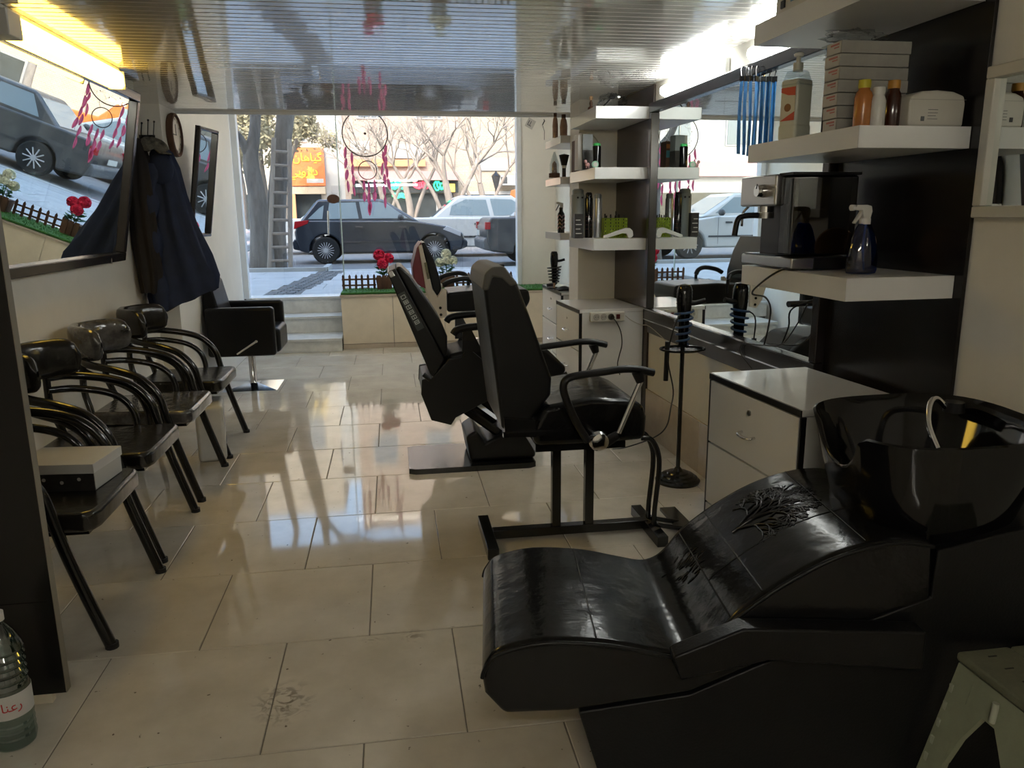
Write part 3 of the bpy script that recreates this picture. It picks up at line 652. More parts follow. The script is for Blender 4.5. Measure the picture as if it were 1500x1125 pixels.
MB().tube([(.33, -.15, .45), (.46, -.15, .30), (.52, -.15, .22), (.52, .15, .22), (.46, .15, .30), (.33, .15, .45)], .012, 8).build('footrest', 'chrome', t)

# ================================================================== BACKWASH UNIT
TH = math.radians(-7)
t = thing('wash_lounge', 'black leather shampoo lounge with an embossed tree on its backrest', 'lounge', (.25, 2.07, 0), TH)
top = [(-.022, .285), (-.028, .345), (-.012, .385), (.023, .416), (.136, .440), (.295, .430), (.41, .405), (.49, .388), (.54, .398), (.58, .430), (.635, .499), (.74, .582), (.855, .649), (.965, .687), (1.055, .697), (1.13, .685)]
tops = [(p.x, p.z) for p in smooth_path([(a, 0, b) for a, b in top], 4)]
pf = [(1.14, .52), (.90, .44), (.72, .36), (.52, .27), (.2, .225), (.028, .222)]
MB().prism(tops+pf, 'y', -.29, .29).build('upholstery', 'leather_gloss', t, bevel=.022, seg=4)
def surf(u, v, off=0.):
    for i in range(len(tops)-1):
        if tops[i][0] <= u <= tops[i+1][0]:
            k = (u-tops[i][0])/max(1e-6, tops[i+1][0]-tops[i][0]); z = tops[i][1]+k*(tops[i+1][1]-tops[i][1])
            d = Vector((tops[i+1][0]-tops[i][0], 0, tops[i+1][1]-tops[i][1])).normalized(); return Vector((u, v, z))+Vector((-d.z, 0, d.x))*off
    return Vector((u, v, tops[-1][1]))
for u in (.27, .62, .70, .96):
    MB().tube([surf(u, v/20*.272, .0006) for v in range(-20, 21)], .0022, 6).build('seam', 'black_metal', t)
MB().tube([surf(.62+.48*i/30, -.07, .0006) for i in range(31)], .0018, 6).build('seam', 'black_metal', t)
MB().tube([(p[0], -.288, p[1]-.012) for p in tops[4:]], .006, 8).build('piping', 'leather', t, smooth=80)
MB().tube([(p[0], .288, p[1]-.012) for p in tops[4:]], .006, 8).build('piping', 'leather', t, smooth=80)
tree = MB(); rt = random.Random(3)
def grow(u, v, a, l, d):
    u2, v2 = u+math.cos(a)*l, v+math.sin(a)*l
    if not (.64 < u2 < 1.06 and -.2 < v2 < .24): return
    tree.tube([surf(u, v, .001), surf((u+u2)/2+.002, (v+v2)/2, .002), surf(u2, v2, .001)], .0012+.0008*d, 5)
    if d > 0:
        for k in range(3 if d > 1 else 2): grow(u2, v2, a+rt.uniform(-.85, .85), l*rt.uniform(.68, .9), d-1)
grow(.725, .06, .1, .06, 6)
grow(.74, .06, .7, .05, 4)
grow(.74, .06, -.7, .05, 4)
o = tree.build('embossed_tree', 'leather_gloss', t, smooth=80); o['kind'] = 'stuff'
crk = MB()
for k in range(46):
    u, v = .60+rt.gauss(0, .018), .07+rt.gauss(0, .05); a = rt.uniform(-.6, .6); crk.tube([surf(u-.008, v-.008*a, .0005), surf(u, v, .0022), surf(u+.008, v+.008*a, .0005)], .0016, 5)
o = crk.build('creases', 'leather_gloss', t, smooth=80); o['kind'] = 'stuff'
for s in (-1,):
    MB().prism([(.455, .418), (.63, .492), (.80, .485), (1.10, .47), (1.10, .36), (.70, .40), (.475, .352)], 'y', s*.292, s*.352).build('armrest', 'leather', t, bevel=.008)
MB().prism([(.225, .222), (.29, 0), (1.50, 0), (1.50, .74), (1.30, .70), (1.145, .66), (1.14, .53), (.90, .435), (.72, .355), (.52, .265)], 'y', -.285, .27).build('pedestal', 'leather', t, bevel=.006)
# basin with a neck cut-out
def basin():
    mb = MB(); seg = 56; cu, cv = 1.215, -.045
    prof_o = [(.30, -.42), (.55, -.40), (.74, -.28), (.90, -.12), (.985, -.015), (1.0, 0.0)]
    prof_i = [(.975, .004), (.94, -.008), (.90, -.03), (.80, -.14), (.62, -.22), (.30, -.25), (.06, -.255)]
    vs = []; rows = prof_o+prof_i
    for (r, z) in rows:
        for k in range(seg):
            a = 2*PI*k/seg; d = abs((a-PI)); nt_ = max(0, 1-(d/.46)**2)
            nt_ = nt_**.6 if nt_ > 0 else 0
            ht = max(0, min(1, (z+.20)/.20)); dz = -.115*nt_*ht
            sq = (abs(math.cos(a))**3+abs(math.sin(a))**3)**(-1/3)
            ru, rv = .265, .285
            vs.append((cu+ru*r*sq*math.cos(a)*(1-.10*nt_*ht), cv+rv*r*sq*math.sin(a), .945+z+dz+.012*math.cos(a)))
    fs = []
    n = len(rows)
    for j in range(n-1):
        for k in range(seg): k2 = (k+1) % seg; fs.append((j*seg+k, j*seg+k2, (j+1)*seg+k2, (j+1)*seg+k))
    fs.append(tuple(range(seg-1, -1, -1))); fs.append(tuple((n-1)*seg+k for k in range(seg)))
    return mb.add(vs, fs)
basin().build('basin', 'gloss_black', t, smooth=70)
MB().lathe([(.001, 0), (.12, 0), (.10, .06), (.09, .10), (.001, .10)], (1.215, -.045, .45), 24).build('basin_support', 'black_plastic', t)
MB().lathe([(.001, 0), (.022, 0), (.022, .004), (.001, .004)], (1.215, -.045, .693), 16).build('drain', 'chrome', t)
MB().tube(smooth_path([(1.37, .10, .93), (1.33, .10, .965), (1.30, .08, .955), (1.285, .05, .90), (1.295, .01, .84)], 5), .0085, 10).build('spray_hose', 'chrome', t, smooth=80)
MB().lathe([(.001, 0), (.03, 0), (.028, .03), (.001, .03)], (1.385, .10, .925), 16).build('hose_socket', 'black_plastic', t)

# ================================================================== FOLDING STEP STOOL
mat('stool_plastic', (.30, .32, .22), .45, var=.12, vscale=12); mat('stool_top', (.17, .17, .11), .5, var=.15, vscale=14, bump=.3, bscale=120); mat('stool_light', (.42, .44, .34), .45)
t = thing('step_stool', 'beige plastic folding step stool beside the shampoo lounge', 'stool', (1.55, 1.46, 0))
box('top_panel', 'stool_top', t, -.152, -.002, -.16, .14, .375, .40, bevel=.008)
box('top_panel', 'stool_top', t, .002, .152, -.16, .14, .375, .40, bevel=.008)
for k in range(5):
    for xx in (-.08, .08): MB().box(xx-.012, xx+.012, -.12+.055*k, -.116+.055*k, .4005, .4015).build('grip_slot', 'black_plastic', t, smooth=0)
for s in (-1, 1):
    # splayed end panel with a triangular hand hole (built as a frame of four pieces)
    def pt(yv, zv): return (s*(.145+.085*(1-zv/.37)), yv, zv)
    def quad(nm, a, b, c, d, m='stool_plastic', th=.02):
        vs = [pt(*p) for p in (a, b, c, d)]; mb = MB(); mb.hexa([(x+s*(-th), y, z) for x, y, z in vs]+[(x, y, z) for x, y, z in vs]); return mb.build(nm, m, t, smooth=0)
    quad('panel_rail', (-.155, .0), (-.085, .0), (-.085, .37), (-.135, .37))
    quad('panel_rail', (.085, .0), (.155, .0), (.135, .37), (.075, .37))
    quad('panel_head', (-.085, .29), (.075, .29), (.075, .37), (-.085, .37))
    quad('panel_gusset', (-.085, .20), (-.085, .29), (-.02, .29), (-.05, .25))
    quad('panel_gusset', (.02, .29), (.078, .29), (.08, .12), (.06, .20))
    quad('panel_foot', (-.085, .0), (.085, .0), (.085, .10), (-.085, .10))
    for k in range(6):
        z = .05+.05*k; a = pt(.145-.025*z, z); MB().box(a[0]-.003, a[0]+.003, a[1]-.012, a[1]-.002, z-.011, z+.011).build('edge_tab', 'stool_light', t, smooth=0)
    a = pt(.0, .33); MB().tube([(a[0]+s*.004, -.01, .352), (a[0]+s*.008, -.01, .30)], .008, 10).build('hinge_pin', 'stool_light', t)
# ================================================================== RIGHT WALL
def cabinet(label, loc, rz, D, L, H, ncol='white_gloss'):
    t = thing('drawer_cabinet', label, 'cabinet', loc, rz, 'white drawer cabinets')
    box('body', 'white_gloss', t, .022, D, 0, L, .05, H-.026)
    box('plinth', 'black_edge', t, .04, D, .02, L-.02, 0, .05)
    box('top_board', 'white_gloss', t, .004, D, 0, L, H-.024, H, bevel=.001, seg=1)
    box('top_edge', 'black_edge', t, -.002, .003, 0, L, H-.025, H-.002)
    box('side_edge', 'black_edge', t, .001, .0215, .0, .008, .05, H-.027)
    box('side_edge', 'black_edge', t, .001, .0215, L-.008, L, .05, H-.027)
    hs = (H-.085)/3
    for k in range(3):
        z1 = H-.03-k*hs; z0 = z1-hs+.007
        d = box('drawer', 'white_gloss', t, 0, .018, .012, L-.012, z0, z1, bevel=.0015, seg=1)
        zm = z1-hs*.55; ym = L*.5
        h = MB().tube(smooth_path([(0, ym-.045, zm), (-.02, ym-.04, zm-.004), (-.024, ym, zm-.008), (-.02, ym+.04, zm-.004), (0, ym+.045, zm)], 4), .0055, 8, flat=1.4).build('handle', 'chrome', d, smooth=80)
        if k == 0: MB().lathe([(.001, -.005), (.011, -.005), (.011, 0), (.001, 0)], (0, ym, z1-.06), 14, 'x').build('lock', 'steel', d)
    return t
cabinet('white drawer cabinet with black edges below the espresso machine shelf', (1.315, 2.289, 0), .073, .44, .645, .872)
far_cab = cabinet('white drawer cabinet with a socket strip on its side', (1.248, 5.111, 0), .036, .46, .64, .874)
cabinet('white drawer cabinet beyond the pillar, holding a hair dryer holder', (1.37, 6.25, 0), .0, .40, .80, .880)

def shelf(label, x0, x1, ya, yb, z0, z1, grp, rz=RWA):
    t = thing('wall_shelf', label, 'shelf', (x0, ya, z0), rz, grp)
    box('board', 'white_edge', t, .003, x1-x0, .003, yb-ya, 0, z1-z0, bevel=.0015, seg=1)
    box('front_edge', 'white_gloss', t, 0, .0028, 0, yb-ya, 0, z1-z0); box('end_edge', 'white_gloss', t, 0, x1-x0, 0, .0028, 0, z1-z0)
    return t
G = 'thick white floating shelves'
shelf('thick white shelf under the ceiling carrying the cream device', 1.412, 1.797, 2.25, 2.95, 2.125, 2.199, G)
shelf('thick white shelf carrying the stacked boxes and small bottles', 1.412, 1.797, 2.25, 2.95, 1.700, 1.765, G)
shelf('thick white shelf carrying the espresso machine', 1.412, 1.797, 2.25, 2.95, 1.232, 1.305, G)
shelf('thick white shelf with a crumpled bag beside the pillar, under the ceiling', 1.344, 1.705, 5.10, 5.79, 2.118, 2.194, G, .01)
shelf('thick white shelf with the green-lidded can beside the pillar', 1.342, 1.705, 5.10, 5.79, 1.737, 1.811, G, .01)
shelf('thick white shelf with the green basket beside the pillar', 1.339, 1.705, 5.10, 5.79, 1.272, 1.348, G, .01)
shelf('white shelf beyond the pillar holding ornaments under the ceiling', 1.34, 1.688, 6.14, 6.75, 2.055, 2.112, G, 0)
shelf('white shelf beyond the pillar holding a glass ornament and brush', 1.34, 1.688, 6.14, 6.75, 1.745, 1.80, G, 0)
shelf('white shelf beyond the pillar holding the zigzag spray bottle', 1.34, 1.688, 6.14, 6.75, 1.310, 1.365, G, 0)
tag(box('shelf_backboard', 'white_gloss', None, 1.69, 1.71, 6.135, 7.05, .885, 2.32), 'glossy white back board behind the shelves beyond the pillar', 'panel')
def wall_panel(name, m, ya, yb, z0, z1, th, label):
    tag(MB().prism([(RW(ya)-th, ya), (RW(yb)-th, yb), (RW(yb)-.002, yb), (RW(ya)-.002, ya)], 'z', z0, z1).build(name, m, None, smooth=0, bevel=.0015, seg=1), label, 'panel')
wall_panel('wall_panel', 'dark_wood', 2.225, 2.955, .0, 2.325, .016, 'black wood panel behind the espresso machine shelves')
wall_panel('wall_panel', 'brown_wood', 5.055, 5.795, .0, 2.325, .016, 'dark brown wood panel between mirror and pillar')
# long mirror
L0, L1 = 2.965, 5.045
t = thing('wall_mirror', 'long dark-framed mirror along the right wall between the shelf columns', 'mirror', (RW(L0), L0, 0), RWA)
LL = (L1-L0)
box('glass', 'mirror', t, -.022, -.018, .03, LL-.03, .86, 2.18)
box('backing', 'black_plastic', t, -.017, -.003, .01, LL-.01, .74, 2.19)
box('frame_top', 'frame_dark', t, -.05, -.003, 0, LL, 2.145, 2.205, bevel=.005)
box('frame_side', 'frame_dark', t, -.05, -.003, 0, .05, .885, 2.145, bevel=.005)
box('frame_side', 'frame_dark', t, -.05, -.003, LL-.05, LL, .885, 2.145, bevel=.005)
box('frame_bottom', 'frame_dark', t, -.05, -.003, 0, LL, .805, .885, bevel=.005)
box('highlight_edge', 'chrome', t, -.053, -.0505, 0, LL, .876, .884); box('highlight_edge', 'chrome', t, -.053, -.0505, 0, LL, .806, .813)  # chrome strips stand in for the highlights along the bottom frame edges
box('lower_rail', mat('rail_grey', (.05, .045, .045), .3), t, -.02, -.003, 0, LL, .715, .80, bevel=.002, seg=1)
for ya, yb, zc, lb in ((4.0, 4.84, 2.25, 'cool white tube lamp over the long mirror, beside the pillar shelves'), (2.98, 3.71, 2.25, 'cool white tube lamp over the long mirror, beside the cream device')):
    t = thing('tube_lamp', lb, 'lamp', (RW(ya), ya, zc), RWA, 'cool tube lamps over the long mirror')
    L = yb-ya
    box('housing', 'lamp_house', t, -.028, -.002, .0, L, -.036, .036, bevel=.003)
    MB().prism([(-.0285, -.029), (-.042, -.029), (-.056, -.018), (-.060, 0), (-.056, .018), (-.042, .029), (-.0285, .029)], 'y', .006, L-.006).build('diffuser', 'tube_cool', t, smooth=60)
    MB().tube([(-.048, L*.7, -.028), (-.056, L*.7, -.05)], .003, 6).build('pull_switch', 'lamp_house', t)

# ---------------------------------------------------------------- things on the near shelves
def X_at(px_, Y): return P(px_, 300, Y=Y).x
Z0, Z1, Z2 = 2.200, 1.766, 1.306
mat('cream_metal', (.55, .53, .47), .35)
t = thing('tabletop_device', 'cream device with a black knob under the ceiling on the top shelf', 'device', (1.445, 2.52, Z0), RWA)
box('case', 'cream_metal', t, 0, .30, 0, .36, .006, .115, bevel=.006)
MB().lathe([(.001, -.026), (.018, -.026), (.022, -.004), (.022, 0), (.001, 0)], (0, .12, .065), 20, 'x').build('knob', 'black_plastic', t)
box('switch', 'black_plastic', t, -.006, 0, .29, .315, .03, .055); box('nameplate', mat('print_blue', (.10, .25, .42), .5), t, -.0015, 0, .20, .255, .04, .085)
for a in (.03, .30):
    for b in (.03, .27): MB().lathe([(.001, 0), (.01, 0), (.01, .007), (.001, .007)], (b, a, 0), 10).build('foot', 'rubber', t)
mat('lotion', (.55, .55, .45), .35); mat('label_red', (.50, .06, .04), .4); mat('label_cream', (.62, .58, .45), .5); mat('label_brown', (.22, .09, .03), .5)
t = thing('pump_bottle', 'cream lotion pump bottle with a red label on the shelf', 'bottle', (X_at(1156, 2.78), 2.78, Z1), .45)
box('body', 'lotion', t, -.045, .045, -.038, .038, 0, .215, bevel=.012, seg=3)
box('base_band', 'lotion', t, -.047, .047, -.040, .040, 0, .06, bevel=.012, seg=3)
MB().hexa([(-.047, -.04, .19), (.047, -.04, .19), (.047, .04, .19), (-.047, .04, .19), (-.03, -.026, .245), (.03, -.026, .245), (.03, .026, .245), (-.03, .026, .245)]).build('shoulder', 'clear_plastic', t, bevel=.006)
MB().lathe([(.001, .243), (.018, .243), (.018, .272), (.008, .274), (.008, .295), (.001, .295)], (0, 0, 0), 16).build('collar', 'lotion', t)
MB().lathe([(.001, .295), (.016, .295), (.018, .302), (.010, .308), (.001, .308)], (0, 0, 0), 16).build('pump_head', 'socket_white', t)
MB().box(-.0465, -.0455, -.03, .03, .07, .185).build('label', 'label_cream', t, smooth=0)
for po in ([(-.03, .155), (-.03, .185), (.03, .185), (.03, .17), (.0, .158)], [(-.03, .07), (-.03, .10), (.0, .085), (.03, .07)]): MB().prism(po, 'x', -.0475, -.0465).build('label_red_band', 'label_red', t, smooth=0)
MB().lathe([(.001, -.0475), (.014, -.0475), (.014, -.0465), (.001, -.0465)], (0, .0, .115), 16, 'x').build('label_emblem', 'label_brown', t)
# stacked cartons, each its own
mat('carton', (.33, .32, .29), .35, var=.12, vscale=14); mat('carton_end', (.52, .50, .46), .5)
xb = X_at(1212, 2.43)
pos = ['bottom of the stack', 'second from the bottom of the stack', 'third from the bottom of the stack', 'in the middle of the stack', 'third from the top of the stack', 'second from the top of the stack', 'topmost of the stack']
for k in range(7):
    t = thing('carton', 'slim grey carton with red print, '+pos[k], 'box', (xb+R_.uniform(-.004, .004), 2.42, Z1+.0395*k), R_.uniform(-.03, .03), 'slim grey cartons stacked on the shelf')
    box('carton_body', 'carton', t, 0, .245, 0, .085, .0006, .0385, bevel=.0015, seg=1)
    MB().box(-.0012, -.0002, .003, .082, .003, .0365).build('end_label', 'carton_end', t, smooth=0)
    MB().box(-.0020, -.0012, .012, .06, .026, .032).box(-.0020, -.0012, .012, .04, .018, .022).build('red_print', mat('print_red', (.45, .16, .14), .6), t, smooth=0)
tag(box('black_case', 'black_plastic', None, 1.550, 1.665, 2.61, 2.715, Z1, Z1+.255, bevel=.008), 'tall black case behind the stacked cartons', 'case')
def crumple(name, label, loc, r, seed, m='bag_film'):
    rr = random.Random(seed); ph = [rr.uniform(0, 6) for _ in range(6)]
    def f(u, v):
        a = 2*PI*u; b = -PI/2+PI*v; q = 1+.16*math.sin(3*a+ph[0]+4*b)+.12*math.sin(7*a+ph[1]-6*b)+.09*math.sin(11*b+ph[2]+5*a)
        return (r[0]*math.cos(a)*math.cos(b)*q, r[1]*math.sin(a)*math.cos(b)*q, max(-r[2]*.9, r[2]*math.sin(b)*q)+r[2]*.9)
    o = MB().grid(f, 28, 16).build(name, m, None, smooth=35); o.location = loc; return tag(o, label, 'bag')
crumple('plastic_bag', 'crumpled clear plastic bag on top of the stacked cartons', (xb+.07, 2.47, Z1+.2775), (.10, .038, .020), 4)
crumple('plastic_bag', 'crumpled clear plastic bag on top of the black case', (1.605, 2.66, Z1+.2555), (.085, .05, .034), 9)
def small_bottle(label, px_, Y, h, r, m, capm, capr, inner=None):
    t = thing('small_bottle', label, 'bottle', (X_at(px_, Y), Y, Z1))
    MB().lathe([(.001, 0), (r*.94, 0), (r, .006), (r, h*.66), (r*.86, h*.74), (capr*.9, h*.80), (capr*.9, h*.84), (.001, h*.84)], (0, 0, 0), 20).build('body', m, t)
    if inner: MB().lathe([(.001, .003), (r*.9, .003), (r*.9, h*.6), (.001, h*.6)], (0, 0, 0), 20).build('contents', inner, t)
    MB().lathe([(.001, h*.83), (capr, h*.83), (capr*1.04, h*.9), (capr, h), (.001, h)], (0, 0, 0), 20).build('cap', capm, t)
mat('orange_liquid', (.42, .15, .03), .25, spec=.6); mat('cap_yellow', (.55, .48, .02), .45); mat('cap_orange', (.50, .24, .03), .45); mat('white_plastic', (.62, .61, .57), .35)
small_bottle('orange bottle with a yellow cap in front of the cartons', 1252, 2.335, .142, .0265, 'orange_liquid', 'cap_yellow', .018)
small_bottle('small white bottle between the orange and the amber bottle', 1273, 2.315, .118, .023, 'white_plastic', 'white_plastic', .018)
small_bottle('dark amber bottle with an orange cap in front of the cartons', 1294, 2.335, .142, .024, mat('amber_solid', (.045, .010, .004), .12, spec=.6), 'cap_orange', .018)
t = thing('domed_case', 'cream domed plastic case with a small printed label on the shelf', 'box', (1.70, 2.325, Z1), .02)
MB().prism([(-.108, 0), (.082, 0), (.084, .07), (.078, .092), (.04, .104), (-.015, .108), (-.07, .104), (-.102, .092), (-.110, .07)], 'y', -.045, .06).build('shell', 'cream_metal', t, bevel=.008)
box('lid_seam', mat('seam_grey', (.32, .31, .27), .5), t, -.1095, .0835, -.0458, -.0452, .079, .0805)
box('printed_mark', 'black_plastic', t, -.068, -.056, -.0462, -.0452, .016, .030)
for k in range(4): box('printed_line', 'ink_dark', t, -.045, -.045+(.034 if k != 1 else .028), -.0462, -.0452, .022+.009*k, .0235+.009*k)
# espresso machine
t = thing('espresso_machine', 'steel and black espresso machine with a round knob on the shelf', 'coffee machine', (1.40, 2.60, Z2), RWA)
ht = P(1190, 252, Y=2.62).z-Z2
box('base', 'steel', t, 0, .26, -.02, .36, .006, .045, bevel=.006)
box('base_back', 'black_plastic', t, .085, .275, -.025, -.0205, .004, .046)
box('drip_tray', 'black_metal', t, .005, .08, .10, .34, .0455, .05)
box('body', 'black_plastic', t, .075, .27, .095, .355, .0455, ht-.006, bevel=.004)
box('head', 'steel', t, -.02, .0745, .085, .355, ht-.115, ht-.003, bevel=.008)
box('water_tank', 'smoke_plastic', t, .0, .255, .0, .085, .052, ht-.012, bevel=.008)
box('tank_core', mat('tank_dark', (.02, .02, .022), .3), t, .03, .235, .012, .075, .056, ht-.02)
box('tank_lid', 'black_plastic', t, -.004, .262, -.004, .094, ht-.011, ht, bevel=.003)
box('tank_foot', 'clear_plastic', t, .225, .262, -.006, .002, .048, .075)
MB().lathe([(.001, -.03), (.020, -.03), (.024, -.005), (.024, 0), (.001, 0)], (-.02, .17, ht-.06), 24, 'x').build('knob', 'chrome', t)
MB().tube([(-.05, .17, ht-.052), (-.05, .165, ht-.035)], .002, 6).build('knob_pointer', 'black_plastic', t)
MB().lathe([(.001, 0), (.03, 0), (.03, .022), (.001, .022)], (.03, .24, ht-.137), 20).build('group_head', 'chrome', t)
MB().lathe([(.001, 0), (.032, 0), (.032, .022), (.001, .022)], (.03, .24, ht-.16), 20).build('portafilter', 'steel', t)
MB().tube(smooth_path([(.0, .24, ht-.148), (-.05, .25, ht-.15), (-.075, .255, ht-.165), (-.085, .257, ht-.225)], 4), .011, 10).build('portafilter_handle', 'black_plastic', t, smooth=80)
MB().tube(smooth_path([(.0, .32, ht-.115), (-.02, .325, ht-.14), (-.022, .325, ht-.19)], 4), .005, 8).build('steam_wand', 'chrome', t)
# blue spray bottle
t = thing('spray_bottle', 'translucent blue spray bottle with a white trigger beside the espresso machine', 'bottle', (X_at(1269, 2.42), 2.42, Z2), .1)
MB().lathe([(.001, 0), (.050, .001), (.054, .012), (.054, .05), (.048, .09), (.036, .135), (.024, .16), (.019, .165), (.001, .165)], (0, 0, 0), 28, sy=.75).build('body', 'blue_clear', t)
MB().lathe([(.001, .004), (.046, .005), (.048, .04), (.001, .04)], (0, 0, 0), 24, sy=.72).build('liquid', glass_mat('blue_liquid', (.10, .45, .80), .10), t)
MB().tube([(.005, 0, .17), (.0, 0, .09), (.012, 0, .01)], .0035, 8).build('dip_tube', 'white_plastic', t)
MB().lathe([(.001, .163), (.018, .163), (.018, .182), (.001, .182)], (0, 0, 0), 18).build('collar', 'white_plastic', t)
MB().prism([(-.012, .18), (.014, .18), (.020, .205), (.016, .222), (.0, .226), (-.04, .226), (-.048, .220), (-.048, .210), (-.02, .208)], 'y', -.010, .010).build('spray_head', 'white_plastic', t, bevel=.003)
MB().lathe([(.001, -.058), (.010, -.058), (.010, -.046), (.001, -.046)], (0, 0, .217), 14, 'x').build('nozzle', 'white_plastic', t)
MB().prism([(-.018, .208), (-.010, .208), (-.022, .188), (-.040, .165), (-.045, .168), (-.030, .190)], 'y', -.006, .006).build('trigger', 'white_plastic', t, smooth=0)
t = thing('round_case', 'round tan object standing behind the blue spray bottle', 'case', (1.64, 2.52, Z2), .5)
MB().lathe([(.001, -.006), (.07, -.006), (.074, 0), (.07, .006), (.001, .006)], (0, 0, .075), 28, 'y').build('disc', mat('tan_plastic', (.40, .24, .12), .4), t)
MB().box(-.05, .05, -.012, .012, 0, .006).build('foot', 'tan_plastic', t, smooth=0)
# cable of the machine
def cable(name, label, pts, r=.004, m='cable'): return tag(MB().tube(smooth_path(pts, 6), r, 6).build(name, m, None, smooth=80), label, 'cable')
cable('power_cable', 'black cable hanging off the espresso machine shelf to the wall', [(1.408, 2.60, 1.312), (1.385, 2.62, 1.308), (1.37, 2.72, 1.26), (1.44, 2.95, 1.19), (1.60, 3.15, 1.15), (1.705, 3.3, 1.08), (1.71, 3.32, .99), (1.715, 3.36, .90)])
cable('power_cable', 'thin black cable looping down in front of the long mirror', [(1.725, 3.02, 1.13), (1.72, 3.08, 1.04), (1.715, 3.2, .93), (1.71, 3.4, .895), (1.715, 3.58, .87), (1.715, 3.6, .82), (1.73, 3.5, .76)], .003)
# blue strips clipped on the mirror frame
mat('blue_strip', (.03, .16, .42), .45, col2=(.05, .24, .55), vscale=20)
for k, px_ in enumerate((1087, 1094, 1101, 1108)):
    q = P(px_, 112, X=RW(3.85)-.06); t = thing('plastic_strip', 'narrow blue plastic strip clipped to the top frame of the long mirror', 'strip', (q.x, q.y, q.z), .3+.12*k, 'blue strips clipped on the mirror frame')
    MB().tube([(.015, 0, .045), (0, 0, .045), (-.006, 0, .03), (0, 0, .0)], .0025, 6).build('clip', 'chrome', t)
    MB().grid(lambda u, v: (.0+(u-.5)*.02, .006*math.sin(u*7+v*3+k), -.02-.34*v), 6, 10).build('strip', 'blue_strip', t, smooth=60)
    MB().box(-.012, .012, -.004, .004, -.022, .002).build('clip_jaw', 'black_plastic', t, smooth=0)
# white framed mirror at the near right
t = thing('wall_mirror', 'small cream-framed mirror on the white wall beside the black wood panel', 'mirror', (RW(1.5), 1.5, 1.488), RWA)
box('glass', 'mirror', t, -.018, -.014, .02, .68, .02, .42); box('backing', 'black_plastic', t, -.013, -.002, .01, .69, .01, .43)
for nm, a in (('frame_top', (0, .70, .405, .44)), ('frame_bottom', (0, .70, 0, .035)), ('frame_side', (0, .035, .035, .405)), ('frame_side', (.665, .70, .035, .405))):
    box(nm, 'cream_metal', t, -.04, -.002, *a, bevel=.004)

# ---------------------------------------------------------------- below and beside the mirror
t = thing('power_strip', 'white socket strip with a red switch on the cabinet side', 'socket strip', (1.318, 5.108, .825), .0)
box('case', 'socket_white', t, 0, .245, -.034, -.001, -.034, .034, bevel=.008)
for k in range(3):
    MB().lathe([(.001, -.0365), (.021, -.0365), (.023, -.0345), (.001, -.0345)], (.045+.05*k, 0, 0), 18, 'y').build('socket', mat('socket_grey', (.40, .38, .34), .5), t)
    for dx in (-.009, .009): MB().lathe([(.001, -.0375), (.0028, -.0375), (.0028, -.0365), (.001, -.0365)], (.045+.05*k+dx, 0, 0), 8, 'y').build('pin_hole', 'black_plastic', t)
box('switch', mat('switch_red', (.10, .012, .01), .3), t, .182, .207, -.040, -.0345, -.016, .016)
t = thing('power_plug', 'black plug with its cable in the socket strip', 'plug', (1.318+.145, 5.068, .825))
MB().lathe([(.001, -.032), (.014, -.032), (.021, -.004), (.021, .0), (.001, .0)], (0, 0, 0), 18, 'y').build('plug_body', 'black_plastic', t)
MB().tube(smooth_path([(0, -.03, 0), (.02, -.06, -.03), (.055, -.05, -.10), (.07, -.03, -.19), (.055, -.02, -.27), (.045, -.02, -.33), (.06, -.03, -.40)], 5), .004, 6).build('cord', 'cable', t, smooth=80)
cable('thin_cable', 'thin cream cable running from the socket strip to the mirror rail', [(1.565, 5.075, .83), (1.60, 5.06, .80), (1.66, 5.04, .77), (1.70, 4.95, .765), (1.715, 4.6, .70)], .0025, 'cable_cream')
t = thing('wall_socket', 'cream wall socket with plugs under the mirror rail', 'socket', (RW(3.62)-.001, 3.62, .665), RWA)
box('plate', 'socket_white', t, -.012, -.001, -.045, .045, -.04, .04, bevel=.004)
for dy in (-.02, .025): MB().tube(smooth_path([(-.012, dy, .0), (-.045, dy, .0), (-.055, dy+.02, -.02), (-.03, dy+.04, -.05), (-.014, dy+.05, -.09)], 4), .006, 8).build('plug_lead', 'cable_cream', t, smooth=80)

def dryer_coil(t, z, r0=.032, r1=.052, h=.19, m='blue_plastic'):
    pts = []
    for i in range(5*14+1):
        a = 2*PI*i/14; f = i/70; pts.append(((r0+(r1-r0)*f)*math.cos(a), (r0+(r1-r0)*f)*math.sin(a), z+h*f))
    MB().tube(pts, .0068, 6).build('coil_holder', m, t, smooth=80)
def dryer(t, z, s=1.0):
    MB().lathe([(.001, 0), (.024*s, 0), (.027*s, .04*s), (.031*s, .14*s), (.040*s, .21*s), (.043*s, .26*s), (.040*s, .31*s), (.030*s, .335*s), (.001, .34*s)], (0, 0, z), 22).build('dryer_barrel', 'gloss_black', t)
    MB().tube(smooth_path([(0, 0, z+.24*s), (.05*s, -.02*s, z+.235*s), (.11*s, -.03*s, z+.25*s)], 4), .014*s, 10).build('dryer_handle', 'black_plastic', t, smooth=80)
    for k in range(5): MB().lathe([(.001, 0), (.0435*s, 0), (.0435*s, .003), (.001, .003)], (0, 0, z+(.23+.018*k)*s), 20).build('vent_ring', 'black_metal', t)
t = thing('dryer_stand', 'black round-footed floor stand with a hair dryer in a blue coil holder', 'stand', (1.575, 4.03, 0))
MB().lathe([(.001, 0), (.125, 0), (.128, .012), (.115, .02), (.112, .030), (.095, .036), (.090, .046), (.065, .052), (.060, .060), (.03, .066), (.016, .085), (.001, .085)], (0, 0, 0), 32).build('foot', 'black_metal', t)
MB().tube([(0, 0, .08), (0, 0, .80)], .0125, 10).build('pole', 'black_metal', t)
